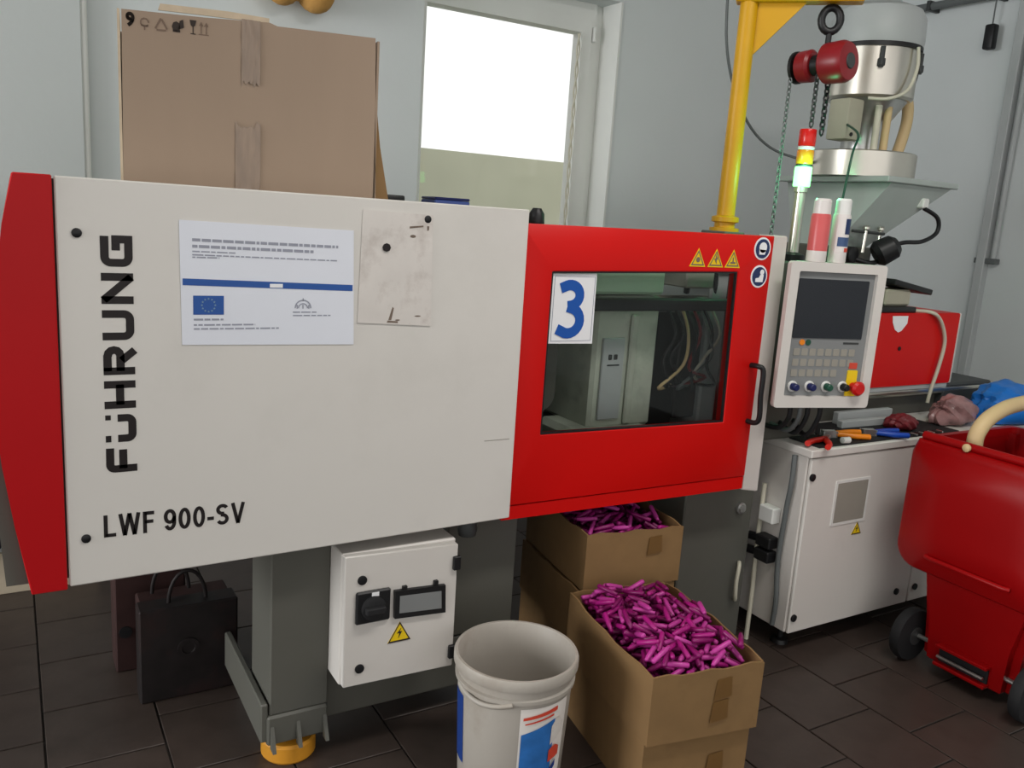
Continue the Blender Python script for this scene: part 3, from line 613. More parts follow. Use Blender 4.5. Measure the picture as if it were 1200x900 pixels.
# ================================================================== SPRAY CANS on the terminal
def can(u, label, bands, hgt, cap_m, r=0.032):
    p = TF(u, 1.4535, 0.034); t = thing('spray_can', p, label, 'spray can')
    bm = nb(); lathe(bm, [(r-0.002, 0), (r, 0.004), (r, 0.036), ], p, 22); obj('can_bottom', bm, 'can_white', t)
    bm = nb(); lathe(bm, [(r, 0.0362), (r, hgt*0.72), (r*0.92, hgt*0.76)], p, 22); bd = obj('can_body', bm, bands, t)
    bm = nb(); lathe(bm, [(r*0.88, hgt*0.761), (r*0.86, hgt*0.97), (r*0.7, hgt)], p, 22); obj('cap', bm, cap_m, t)
    return t, p, bd
can(0.112, 'white spray can with pink label standing on operator terminal', 'can_pink', 0.205, 'can_white')
t, p, bd = can(0.192, 'white and dark blue spray can standing beside the pink one', 'can_white', 0.21, 'knob_white', 0.029)
def on_can(p, r, a0, a1, z0, z1, n=6):
    bm = nb(); A = []; Bq = []
    for k in range(n+1):
        a = a0+(a1-a0)*k/n; A.append(bm.verts.new(p+Vector((r*math.cos(a), r*math.sin(a), z0)))); Bq.append(bm.verts.new(p+Vector((r*math.cos(a), r*math.sin(a), z1))))
    for k in range(n): bm.faces.new((A[k], A[k+1], Bq[k+1], Bq[k]))
    return bm
obj('print', on_can(p, 0.0296, math.radians(-110), math.radians(-40), 0.095, 0.145), 'sticker_navy', bd, normals=False)
obj('print', on_can(p, 0.0296, math.radians(-150), math.radians(-60), 0.055, 0.085), 'can_blue', bd, normals=False)
obj('print', on_can(p, 0.0296, math.radians(-100), math.radians(-55), 0.037, 0.050), 'label_red', bd, normals=False)

# ================================================================== JIB CRANE AND HOIST
jc = thing('jib_crane', (2.215, 0.30, 1.53), 'yellow swivel jib crane post standing on the machine', 'crane')
CX, CY = 2.215, 0.30; BA = math.radians(-47); bd_ = Vector((math.cos(BA), math.sin(BA), 0)); bn = Vector((-math.sin(BA), math.cos(BA), 0))
bm = nb(); lathe(bm, [(0.052, 0), (0.052, 0.012), (0.036, 0.014), (0.036, 0.03), (0.048, 0.034), (0.048, 0.05), (0.034, 0.055)], (CX, CY, 1.5305), 24); obj('flange', bm, 'yellow', jc)
bm = nb(); lathe(bm, [(0.032, 0), (0.030, 0.86)], (CX, CY, 1.586), 20); obj('post', bm, 'yellow', jc)
def JF(u, v, d): return Vector((CX, CY, v))+bd_*u+bn*d
bm = nb(); prism(bm, [(-0.045, 2.296), (0.365, 2.296), (0.365, 2.40), (-0.045, 2.40)], -0.033, 0.033, JF)
bmesh.ops.bevel(bm, geom=list(bm.edges), offset=0.004, segments=1, affect='EDGES'); obj('boom', bm, 'yellow', jc)
bm = nb(); prism(bm, [(0.030, 2.13), (0.030, 2.2955), (0.185, 2.2955)], -0.006, 0.006, JF); obj('gusset', bm, 'yellow', jc)
ch = thing('chain_hoist', (2.41, 0.11, 2.05), 'dark red chain hoist hanging from the yellow jib', 'chain hoist')
hx, hy = 2.408, 0.112
bm = nb(); tube(bm, [(hx+0.026*math.cos(2*PI*k/20)*bd_.x*0.9+0.026*math.cos(2*PI*k/20)*0.3, hy+0.026*math.cos(2*PI*k/20)*bd_.y, 2.2465+0.038*math.sin(2*PI*k/20)) for k in range(20)], 0.013, 8, closed=True)
cyl(bm, (hx, hy, 2.165), (hx, hy, 2.215), 0.010, 10); obj('hook', bm, 'black', ch, smooth=60)
ha = Vector((0.16, -0.98, 0.04)).normalized(); hc = Vector((2.405, 0.115, 2.105))
hm_ = ax_m(ha)
bm = nb(); lathe(bm, [(0.050, 0.0), (0.066, 0.012), (0.068, 0.075), (0.060, 0.092), (0.030, 0.096)], hc-ha*0.0, 24, hm_); hb = obj('gear_case', bm, 'hoist_red', ch)
bm = nb(); lathe(bm, [(0.026, 0.0), (0.024, 0.004)], hc+ha*0.0962, 16, hm_); obj('end_cap', bm, 'dark_grey', ch)
bm = nb(); lathe(bm, [(0.034, 0.0), (0.034, 0.034)], hc-ha*0.035, 18, hm_); obj('chain_wheel_housing', bm, 'black', ch)
bm = nb(); lathe(bm, [(0.036, 0.0), (0.052, 0.010), (0.054, 0.05), (0.044, 0.058)], hc-ha*0.094, 22, hm_); obj('brake_cover', bm, 'hoist_red', ch)
bm = nb(); lathe(bm, [(0.054, 0.0), (0.054, 0.010)], hc-ha*0.1055, 20, hm_); obj('hand_wheel', bm, 'black', ch)
def chain(name, x, y, z0, z1, link, r, mat):
    bm = nb(); n = int((z1-z0)/(link*0.72)); 
    for i in range(n):
        zc = z1-link*0.72*(i+0.5); rot = Vector((1, 0, 0)) if i % 2 else Vector((0, 1, 0))
        tube(bm, [(x+rot.x*link*0.3*math.cos(2*PI*k/8), y+rot.y*link*0.3*math.cos(2*PI*k/8), zc+link*0.5*math.sin(2*PI*k/8)) for k in range(8)], r, 4, closed=True)
    return obj(name, bm, mat, ch, smooth=60)
chain('load_chain', 2.418, 0.098, 1.86, 2.05, 0.030, 0.0042, 'black')
chain('load_chain', 2.386, 0.118, 1.897, 2.07, 0.026, 0.0036, 'dark_grey')
chain('hand_chain', 2.352, 0.205, 1.50, 2.06, 0.024, 0.0026, 'cable_grey')

# ================================================================== HOPPER AND VACUUM LOADER
hp = thing('material_hopper', (3.15, 0.5, 1.25), 'grey steel feed hopper flaring out above red guard', 'hopper')
top = [(3.03, 0.25), (3.42, 0.25), (3.42, 0.78), (3.03, 0.78)]; bot = [(2.90, 0.38), (3.10, 0.38), (3.10, 0.60), (2.90, 0.60)]
bm = nb(); A = [bm.verts.new((x, y, 1.76)) for x, y in top]; Bq = [bm.verts.new((x, y, 1.50)) for x, y in bot]
for i in range(4): bm.faces.new((A[i], A[(i+1) % 4], Bq[(i+1) % 4], Bq[i]))
bm.faces.new(A); bm.faces.new(Bq[::-1]); obj('chute', bm, 'hopper_paint', hp, smooth=0)
bm = nb(); box(bm, 2.99, 3.45, 0.235, 0.80, 1.761, 1.785, 0.004); obj('rim', bm, 'hopper_paint', hp)
bm = nb(); box(bm, 2.88, 3.12, 0.36, 0.62, 1.2465, 1.50, 0.006); obj('throat', bm, 'machine_grey', hp)
bm = nb(); box(bm, 3.27, 3.31, 0.262, 0.30, 1.675, 1.715, 0.005); obj('level_sensor', bm, 'knob_white', hp)
bm = nb(); tube(bm, spline([(3.29, 0.27, 1.675), (3.36, 0.25, 1.64), (3.37, 0.25, 1.58), (3.28, 0.25, 1.54), (3.17, 0.26, 1.53), (3.12, 0.30, 1.50)], 6), 0.009, 7); obj('sensor_cable', bm, 'black', hp, smooth=60)
bm = nb(); lathe(bm, [(0.04, 0), (0.055, 0.02), (0.05, 0.08), (0.03, 0.10)], (3.06, 0.30, 1.47), 16, ax_m((0.5, -0.4, 0.4))); obj('vibrator', bm, 'black', hp)
bm = nb(); lathe(bm, [(0.032, 0), (0.032, 0.03), (0.02, 0.035)], (2.97, 0.36, 1.47), 16, ax_m((0, -1, 0))); obj('sight_plug', bm, 'black', hp)
bm = nb(); tube(bm, spline([(2.98, 0.34, 1.455), (3.03, 0.30, 1.44), (3.08, 0.29, 1.45)], 5), 0.01, 7); obj('drain_pipe', bm, 'black', hp, smooth=60)
bm = nb(); cyl(bm, (2.94, 0.33, 1.565), (3.10, 0.30, 1.56), 0.006, 8); obj('slide_rod', bm, 'dark_grey', hp)
for x in (3.0, 3.09):
    bm = nb(); cyl(bm, (x, 0.315, 1.48), (x+0.005, 0.315, 1.57), 0.007, 8); lathe(bm, [(0.006, 0), (0.014, 0.006), (0.014, 0.016), (0.006, 0.022)], (x+0.005, 0.315, 1.568), 12); obj('valve_lever', bm, 'brushed', hp)
vl = thing('vacuum_loader', (3.16, 0.52, 1.79), 'steel vacuum loader with grey domed motor head on hopper', 'loader')
LX, LY = 3.16, 0.52
bm = nb(); lathe(bm, [(0.225, 1.786), (0.225, 1.885), (0.218, 1.89)], (LX, LY, 0), 40); obj('base_ring', bm, 'brushed', vl)
bm = nb(); lathe(bm, [(0.085, 1.8905), (0.085, 1.99), (0.10, 2.02), (0.155, 2.10)], (LX, LY, 0), 32); obj('discharge_cone', bm, 'steel', vl)
bm = nb(); lathe(bm, [(0.165, 2.1005), (0.176, 2.11), (0.176, 2.295)], (LX, LY, 0), 40); dr = obj('drum', bm, 'brushed', vl)
bm = nb(); lathe(bm, [(0.186, 2.2955), (0.186, 2.312)], (LX, LY, 0), 40); obj('seal_band', bm, 'black', vl)
bm = nb(); lathe(bm, [(0.184, 2.3125), (0.188, 2.33), (0.184, 2.42), (0.165, 2.455), (0.12, 2.475), (0.02, 2.48)], (LX, LY, 0), 40); hd = obj('motor_head', bm, 'loader_grey', vl)
bm = nb(); cyl(bm, (LX-0.015, LY-0.12, 1.891), (LX-0.015, LY-0.12, 2.07), 0.016, 12); obj('sight_tube', bm, 'hose_beige', vl)
bm = nb(); cyl(bm, (LX-0.075, LY-0.12, 1.891), (LX-0.075, LY-0.12, 2.07), 0.014, 12); obj('sight_tube', bm, 'cable_pale', vl)
bm = nb(); box(bm, 2.93, 3.02, 0.42, 0.52, 1.925, 2.085, 0.008, 2); vb = obj('valve_box', bm, 'beige_metal', vl)
bm = nb(); cyl(bm, (2.96, 0.4195, 1.945), (2.96, 0.415, 1.945), 0.008, 8); obj('screw', bm, 'black', vb)
for a in (-2.3, -1.0):
    bm = nb(); d = Vector((math.cos(a), math.sin(a), 0)); c = Vector((LX, LY, 2.24))+d*0.182
    cyl(bm, c-Vector((0, 0, 0.03)), c+Vector((0, 0, 0.05)), 0.010, 8); box(bm, c.x-0.012, c.x+0.012, c.y-0.012, c.y+0.012, 2.215, 2.245, 0.003); obj('clamp_latch', bm, 'dark_grey', vl)
bm = nb(); tube(bm, spline([(LX+0.16, LY-0.02, 2.17), (LX+0.215, LY-0.03, 2.13), (LX+0.235, LY-0.03, 2.05), (LX+0.215, LY-0.03, 1.95), (LX+0.19, LY-0.03, 1.885)], 6), 0.024, 10); obj('suction_hose', bm, 'hose_beige', vl, smooth=60)
bm = nb(); tube(bm, spline([(LX+0.187, LY-0.04, 2.36), (LX+0.225, LY-0.05, 2.33), (LX+0.225, LY-0.05, 2.22), (LX+0.19, LY-0.05, 2.15)], 6), 0.007, 7); obj('motor_cable', bm, 'cable_grey', vl, smooth=60)
bm = nb(); tube(bm, spline([(LX+0.02, LY-0.19, 2.30), (LX+0.025, LY-0.195, 2.22), (LX-0.02, LY-0.20, 2.13), (LX-0.10, LY-0.18, 2.09), (LX-0.15, LY-0.12, 2.09)], 6), 0.007, 7); obj('air_hose', bm, 'cable_pale', vl, smooth=60)
bm = nb(); tube(bm, spline([(2.52, 0.72, 3.4), (2.50, 0.72, 2.8), (2.50, 0.72, 2.43), (2.54, 0.72, 2.2), (2.65, 0.71, 2.0), (2.79, 0.68, 1.885), (2.94, 0.58, 1.835)], 6), 0.006, 6)
tag(obj('drooping_cable', bm, 'cable_grey', smooth=60), 'thin grey cable drooping behind the yellow crane post', 'cable')
bm = nb(); tube(bm, spline([(2.935, 0.422, 1.98), (2.87, 0.31, 1.93), (2.79, 0.26, 1.85), (2.76, 0.25, 1.70), (2.74, 0.25, 1.53), (2.69, 0.24, 1.46), (2.60, 0.22, 1.447)], 6), 0.005, 6)
tag(obj('sensor_wire', bm, 'green_knob', smooth=60), 'thin dark green wire dropping from the loader behind the cans', 'cable')
# small things on the red guard
for nm, lab, x0, x1, y0, y1, z, ry in (('phone_tray', 'flat black tray leaning above the red guard beside hopper throat', 3.10, 3.36, 0.215, 0.345, 1.3405, 0.16), ('tablet', 'dark flat case lying on top of red guard', 3.02, 3.26, 0.21, 0.345, 1.2468, 0.0)):
    t = thing(nm, ((x0+x1)/2, (y0+y1)/2, z), lab, 'tray')
    R = Matrix.Translation(((x0+x1)/2, (y0+y1)/2, z+0.012)) @ Matrix.Rotation(ry, 4, 'Y') @ Matrix.Translation((-(x0+x1)/2, -(y0+y1)/2, -z-0.012))
    bm = nb(); box(bm, x0, x1, y0, y1, z, z+0.024, 0.005, 2, R); obj('shell', bm, 'black', t)
    bm = nb(); box(bm, x0+0.03, x1-0.03, y0+0.03, y1-0.03, z+0.0245, z+0.027, 0.001, 1, R); obj('inlay', bm, 'vent_grey' if ry else 'dark_grey', t)
bm = nb(); box(bm, 3.08, 3.24, 0.23, 0.34, 1.2735, 1.340, 0.008); obj('cardboard_spacer', bm, 'beige_metal', label='small beige block between the two dark trays', cat='block')

# ================================================================== PAPERS AND SIGNS
ps = thing('notice_poster', (0.53, -0.002, 1.205), 'white laminated funding notice with blue band and EU flag', 'poster')
bm = nb(); prism(bm, [(0.329, 1.209), (0.731, 1.202), (0.723, 1.480), (0.325, 1.485)], -0.0022, -0.0008, XZ); obj('sheet', bm, 'paper', ps, smooth=0)
def pd(name, polys, mat, y=-0.0024, th=0.0004, parent=ps):
    bm = nb()
    for q in polys: prism(bm, q, y-th, y, XZ)
    return obj(name, bm, mat, parent, smooth=0, kind='stuff' if len(polys) > 2 else None)
def rect(x0, x1, z0, z1, sl=0.0): return [(x0, z0), (x1, z0+sl), (x1, z1+sl), (x0, z1)]
pd('blue_band', [[(0.331, 1.343), (0.724, 1.334), (0.724, 1.349), (0.331, 1.358)]], 'paper_blue')
pd('band_label', [rect(0.523, 0.553, 1.340, 1.349)], 'sign_white', -0.0029)
fl = pd('eu_flag', [rect(0.353, 0.4195, 1.277, 1.320)], 'paper_blue')
stars = []
for k in range(12):
    cx, cz = 0.386+0.0145*math.cos(k*PI/6), 1.2985+0.0145*math.sin(k*PI/6)
    stars.append([(cx+(0.0028 if j % 2 == 0 else 0.0012)*math.sin(j*PI/5), cz+(0.0028 if j % 2 == 0 else 0.0012)*math.cos(j*PI/5)) for j in range(10)])
pd('flag_stars', stars, 'flag_star', -0.0029)
random.seed(5); rows = []
def row(x0, x1, z, hgt, sl):
    x = x0
    while x < x1:
        w = random.uniform(0.006, 0.024); xe = min(x+w, x1); s = sl*(x-x0); rows.append(rect(x, xe, z+s, z+hgt+s, sl*(xe-x))); x = xe+0.003
row(0.352, 0.685, 1.440, 0.0065, -0.012); row(0.352, 0.625, 1.426, 0.0065, -0.012)
pd('heading_lines', rows, 'print_grey'); rows = []
row(0.352, 0.445, 1.4165, 0.003, -0.01); row(0.352, 0.683, 1.409, 0.003, -0.012); row(0.352, 0.41, 1.4035, 0.003, 0)
row(0.354, 0.42, 1.264, 0.0042, 0); row(0.354, 0.490, 1.252, 0.0036, 0); row(0.354, 0.545, 1.243, 0.0036, 0); row(0.578, 0.635, 1.281, 0.003, 0); row(0.578, 0.670, 1.273, 0.003, 0)
pd('small_print', rows, 'print_grey')
bm = nb()
stroke(bm, arc(0.602, 1.292, 0.019, 180, 0, 10), 0.0028, XZ, -0.003, -0.0024); stroke(bm, arc(0.602, 1.292, 0.011, 180, 0, 8), 0.0025, XZ, -0.003, -0.0024)
for x in (0.588, 0.602, 0.616): stroke(bm, [(x, 1.291), (x, 1.300)], 0.003, XZ, -0.003, -0.0024)
stroke(bm, [(0.602, 1.309), (0.602, 1.316)], 0.002, XZ, -0.003, -0.0024)
obj('dome_emblem', bm, 'print_grey', ps, smooth=0)
ss = thing('plastic_sleeve', (0.84, -0.003, 1.246), 'soiled clear document sleeve with black smudges on white panel', 'sheet')
bm = nb(); prism(bm, [(0.739, 1.256), (0.938, 1.246), (0.931, 1.528), (0.745, 1.531)], -0.0032, -0.0008, XZ); obj('sleeve', bm, 'soiled_sheet', ss, smooth=0)
pd('magnet', [circ(0.808, 1.443, 0.0105, 8)], 'ink', -0.0033, 0.004, ss)
pd('stain_marks', [circ(0.878, 1.473, 0.008, 8, 0.004), [(0.868, 1.492), (0.905, 1.497), (0.905, 1.501), (0.868, 1.497)], [(0.915, 1.50), (0.921, 1.50), (0.921, 1.49), (0.916, 1.488)], [(0.820, 1.262), (0.828, 1.262), (0.834, 1.292), (0.830, 1.296)], [(0.816, 1.256), (0.846, 1.2545), (0.846, 1.259), (0.818, 1.261)], circ(0.845, 1.262, 0.007, 6, 0.002), circ(0.90, 1.272, 0.009, 8, 0.002)], 'stain', -0.0033, 0.0005, ss)
ns = thing('number_sign', (1.39, 0.005, 1.19), 'white plate with bold blue number 3 on guard window', 'sign')
bm = nb(); prism(bm, [(1.316, 1.191), (1.470, 1.188), (1.467, 1.394), (1.313, 1.391)], 0.012, 0.0165, XZ); obj('plate', bm, 'sign_white', ns, smooth=0)
bm = nb(); ring_prism(bm, rect(1.322, 1.463, 1.197, 1.385), rect(1.3235, 1.4615, 1.1985, 1.3835), 0.0112, 0.0119, XZ); obj('border', bm, 'print_grey', ns, smooth=0)
bm = nb()
up_ = [(1.345, 1.350)]+[(1.378+0.034*math.cos(math.radians(a)), 1.330+0.030*math.sin(math.radians(a))) for a in range(115, -81, -15)]+[(1.372, 1.299)]
dn_ = [(1.372, 1.297)]+[(1.378+0.040*math.cos(math.radians(a)), 1.257+0.037*math.sin(math.radians(a))) for a in range(75, -116, -15)]+[(1.340, 1.233)]
stroke(bm, up_, 0.030, XZ, 0.0104, 0.0119); stroke(bm, dn_, 0.030, XZ, 0.0100, 0.0119)
obj('number', bm, 'sign_blue', ns, smooth=0)
ns.location += Vector((0.0105, 0.0176, -0.0045))     # stuck flat on the pane

# ================================================================== BIG CARTON ON THE MACHINE
bc = thing('cardboard_box', (0.249, 0.30, 1.556), 'big brown carton marked 9 standing on the machine top', 'cardboard box')
bm = nb(); prism(bm, [(0.249, 1.5565), (0.893, 1.5565), (0.878, 1.972), (0.62, 1.966), (0.60, 1.972), (0.44, 1.962), (0.253, 1.955)], 0.30, 0.306, XZ); fc = obj('front_wall', bm, 'cardboard', bc, smooth=0)
bm = nb(); box(bm, 0.243, 0.249, 0.30, 0.80, 1.5565, 1.955); obj('side_wall', bm, 'cardboard_edge', bc, smooth=0)
bm = nb(); prism(bm, [(0.30, 1.5565), (0.80, 1.5565), (0.80, 1.95), (0.30, 1.965)], 0.884, 0.890, lambda u, v, d: Vector((d, u, v))); obj('side_wall', bm, 'cardboard', bc, smooth=0)
bm = nb(); box(bm, 0.249, 0.884, 0.794, 0.80, 1.5565, 1.95); obj('rear_wall', bm, 'cardboard', bc, smooth=0)
bm = nb(); prism(bm, [(0.335, 1.965), (0.60, 1.972), (0.60, 1.983), (0.50, 1.985), (0.34, 1.98)], 0.3065, 0.311, XZ); obj('torn_flap', bm, 'cardboard_edge', bc, smooth=0)
bm = nb(); prism(bm, [(0.893, 1.5565), (0.935, 1.5565), (0.905, 1.70), (0.892, 1.80)], 0.315, 0.321, XZ); obj('side_flap', bm, 'cardboard_tan', bc, smooth=0)
bm = nb(); box(bm, 0.25, 0.883, 0.31, 0.79, 1.90, 1.906); obj('inner_flap', bm, 'cardboard', bc, smooth=0)
def wav(x0, x1, z0, z1, y, jag):
    bm = nb(); nx, nz = 10, 8; G = []
    for i in range(nx+1):
        for j in range(nz+1):
            x = x0+(x1-x0)*i/nx+(0.004*math.sin(j*1.3) if 0 < i < nx else 0); z = z0+(z1-z0)*j/nz
            if j == jag: z += random.uniform(-0.012, 0.012)
            G.append(bm.verts.new((x, y-0.0012-random.uniform(0, 0.0035), z)))
    for i in range(nx):
        for j in range(nz): a = i*(nz+1)+j; bm.faces.new((G[a], G[a+nz+1], G[a+nz+2], G[a+1]))
    return bm
random.seed(3)
obj('tape_strip', wav(0.531, 0.577, 1.816, 1.971, 0.30, 0), 'tape', bc, smooth=80)
obj('tape_strip', wav(0.516, 0.579, 1.558, 1.722, 0.30, 8), 'tape', bc, smooth=80)
bm = text_bm('9', 0.03, 0.0015); fit(bm, lambda u, v: Vector((0.262+0.020*u, 0.2992, 1.918+0.033*v))); obj('print_number', bm, 'box_ink', bc, smooth=0)
bm = nb(); y = 0.2998
def S(pts, w): stroke(bm, pts, w, XZ, y-0.0008, y)
S(arc(0.304, 1.932, 0.009, 0, 330, 10), 0.003); S([(0.296, 1.925), (0.312, 1.925)], 0.003); S([(0.304, 1.925), (0.304, 1.915)], 0.003)
obj('print_symbol', bm, 'box_ink_pale', bc, smooth=0)
bm = nb(); S([(0.328, 1.922), (0.341, 1.946)], 0.004); S([(0.343, 1.944), (0.355, 1.923)], 0.004); S([(0.352, 1.920), (0.331, 1.919)], 0.004); obj('print_symbol', bm, 'box_ink_pale', bc, smooth=0)
bm = nb(); decal(bm, circ(0.376, 1.932, 0.010, 8, 0.012), y); decal(bm, [(0.380, 1.926), (0.394, 1.932), (0.392, 1.950), (0.384, 1.946)], y); decal(bm, rect(0.368, 0.385, 1.920, 1.925), y); obj('print_symbol', bm, 'box_ink', bc, smooth=0)
bm = nb(); decal(bm, [(0.407, 1.952), (0.410, 1.940), (0.415, 1.936), (0.420, 1.940), (0.423, 1.952)], y); S([(0.415, 1.938), (0.415, 1.922)], 0.002); S([(0.409, 1.921), (0.421, 1.921)], 0.002); obj('print_symbol', bm, 'box_ink', bc, smooth=0)
bm = nb()
for x in (0.434, 0.446): S([(x, 1.924), (x, 1.946)], 0.002); S([(x-0.004, 1.941), (x, 1.949), (x+0.004, 1.941)], 0.002)
S([(0.428, 1.922), (0.452, 1.922)], 0.002); obj('print_symbol', bm, 'box_ink_pale', bc, smooth=0)
bc.rotation_euler.z = math.radians(-6.4); bc.scale.x = 0.965; bc.location.z -= 0.0035
# small things standing on the machine top behind the panel
bm = nb(); box(bm, 1.02, 1.09, 0.55, 0.60, 1.554, 1.577, 0.006, 2); obj('pocket_tool', bm, 'black', label='small black flat tool lying on the machine top', cat='tool')
t = thing('blue_case', (1.18, 0.25, 1.554), 'low blue plastic case on machine top before the window', 'case')
bm = nb(); box(bm, 1.085, 1.20, 0.32, 0.42, 1.554, 1.570, 0.003); obj('case_body', bm, 'window_blue', t)
bm = nb(); box(bm, 1.085, 1.20, 0.318, 0.42, 1.5705, 1.578, 0.003); obj('lid', bm, 'navy', t)
bm = nb(); lathe(bm, [(0.02, 0), (0.024, 0.01), (0.022, 0.045), (0.012, 0.06)], (1.304, 0.105, 1.5045), 14); obj('black_cap', bm, 'black', label='small black rounded cap at the white panel end', cat='cap')

# ================================================================== STEEL MOULD BLOCKS UNDER THE MACHINE
mb = thing('mould_block', (0.435, 0.65, 0.0), 'dark square steel block with centre ring and two loop handles', 'mould block')
bm = nb(); box(bm, 0.29, 0.58, 0.56, 0.64, 0.0, 0.305, 0.005); obj('plate', bm, 'dark_steel', mb)
bm = nb(); box(bm, 0.30, 0.57, 0.641, 0.73, 0.0, 0.295, 0.005); obj('plate', bm, 'rust_steel', mb)
bm = nb(); lathe(bm, [(0.032, 0), (0.032, 0.006), (0.020, 0.006), (0.018, 0.002)], (0.43, 0.56, 0.165), 24, ax_m((0, -1, 0))); obj('centre_ring', bm, 'dark_steel', mb)
for y, x in ((0.60, 0.435), (0.69, 0.40)):
    bm = nb(); tube(bm, [(x-0.055*math.cos(PI*k/12), y, 0.302+0.10*math.sin(PI*k/12)) for k in range(13)], 0.006, 8); obj('handle', bm, 'dark_steel', mb, smooth=60)
m2 = thing('mould_plate', (0.32, 0.86, 0.0), 'rusty red steel slab standing behind the square block', 'steel slab')
bm = nb(); box(bm, 0.245, 0.46, 0.78, 0.90, 0.0, 0.36, 0.005); obj('slab', bm, 'rust_steel', m2)
bm = nb(); lathe(bm, [(0.02, 0), (0.02, 0.004)], (0.275, 0.78, 0.14), 14, ax_m((0, -1, 0))); obj('bolt_hole', bm, 'black', m2)

# ================================================================== BUCKET
BX, BY, BH, BR = 1.135, -0.222, 0.40, 0.168
bk = thing('plastic_bucket', (BX, BY, 0), 'dirty white open plastic bucket with blue label', 'bucket')
rb = BR-0.028
def br(z): return rb+(BR-0.010-rb)*z/BH
bm = nb(); lathe(bm, [(rb-0.004, 0), (rb, 0.006), (br(0.3), 0.30), (br(0.33), 0.33), (br(0.33)+0.007, 0.332), (br(0.34)+0.007, 0.342), (br(0.345), 0.345), (br(0.365), 0.365), (BR-0.002, 0.368), (BR, 0.374), (BR, 0.394), (BR-0.003, 0.40), (BR-0.010, 0.40), (BR-0.013, 0.395), (br(0.30)-0.005, 0.30), (rb-0.006, 0.03)], (BX, BY, 0), 56)
obj('shell', bm, 'bucket_plastic', bk, smooth=40)
bm = nb(); lathe(bm, [(br(0.12)-0.008, 0.1195), (br(0.12)-0.012, 0.126), (0.02, 0.138)], (BX, BY, 0), 30); obj('residue', bm, 'bucket_residue', bk)
CAMA = math.atan2(-2-BY, 0-BX)      # direction from bucket to the aisle in front
def bwrap(a0, a1, zf0, zf1, dr=0.0012, n=12, nz=4):
    bm = nb(); G = []
    for i in range(n+1):
        s = i/n; a = a0+(a1-a0)*s
        for j in range(nz+1):
            z = zf0(s)+(zf1(s)-zf0(s))*j/nz; r = br(z)+dr; G.append(bm.verts.new((BX+r*math.cos(a), BY+r*math.sin(a), z)))
    for i in range(n):
        for j in range(nz): q = i*(nz+1)+j; bm.faces.new((G[q], G[q+nz+1], G[q+nz+2], G[q+1]))
    return bm
A0 = CAMA+math.radians(8); D = math.radians
lb = obj('label_field', bwrap(A0, A0+D(56), lambda s: 0.02, lambda s: 0.318), 'label_pale', bk, normals=False)
obj('label_picture', bwrap(A0+D(2), A0+D(38), lambda s: 0.10, lambda s: 0.245+0.03*s, 0.0034), 'label_blue', lb, normals=False)
obj('label_picture', bwrap(A0+D(2), A0+D(34), lambda s: 0.03, lambda s: 0.099, 0.0034), 'can_blue', lb, normals=False)
obj('label_stripe', bwrap(A0+D(3), A0+D(40), lambda s: 0.286+0.012*s, lambda s: 0.294+0.016*s, 0.0034), 'label_red', lb, normals=False)
obj('label_stripe', bwrap(A0+D(5), A0+D(36), lambda s: 0.273+0.012*s, lambda s: 0.277+0.014*s, 0.0034), 'label_red', lb, normals=False)
obj('label_figure', bwrap(A0+D(34), A0+D(50), lambda s: 0.20+0.03*s, lambda s: 0.255+0.02*math.sin(PI*s), 0.0052), 'soiled_sheet', lb, normals=False)
obj('label_figure', bwrap(A0+D(33), A0+D(47), lambda s: 0.150+0.01*s, lambda s: 0.185+0.01*math.sin(PI*s), 0.0062), 'label_red', lb, normals=False)
obj('label_figure', bwrap(A0+D(26), A0+D(44), lambda s: 0.080+0.05*s, lambda s: 0.100+0.05*s, 0.0062), 'label_navy', lb, normals=False)
obj('label_field', bwrap(CAMA-D(80), CAMA-D(58), lambda s: 0.10, lambda s: 0.30), 'label_navy', bk, normals=False)
bm = nb(); tube(bm, [(BX+(br(0.32)+0.006)*math.cos(a), BY+(br(0.32)+0.006)*math.sin(a), 0.333-0.016*math.sin(PI*k/16)) for k in range(17) for a in [CAMA-D(62)+D(62)*k/16]], 0.007, 7); obj('bail_handle', bm, 'bucket_plastic', bk, smooth=60)

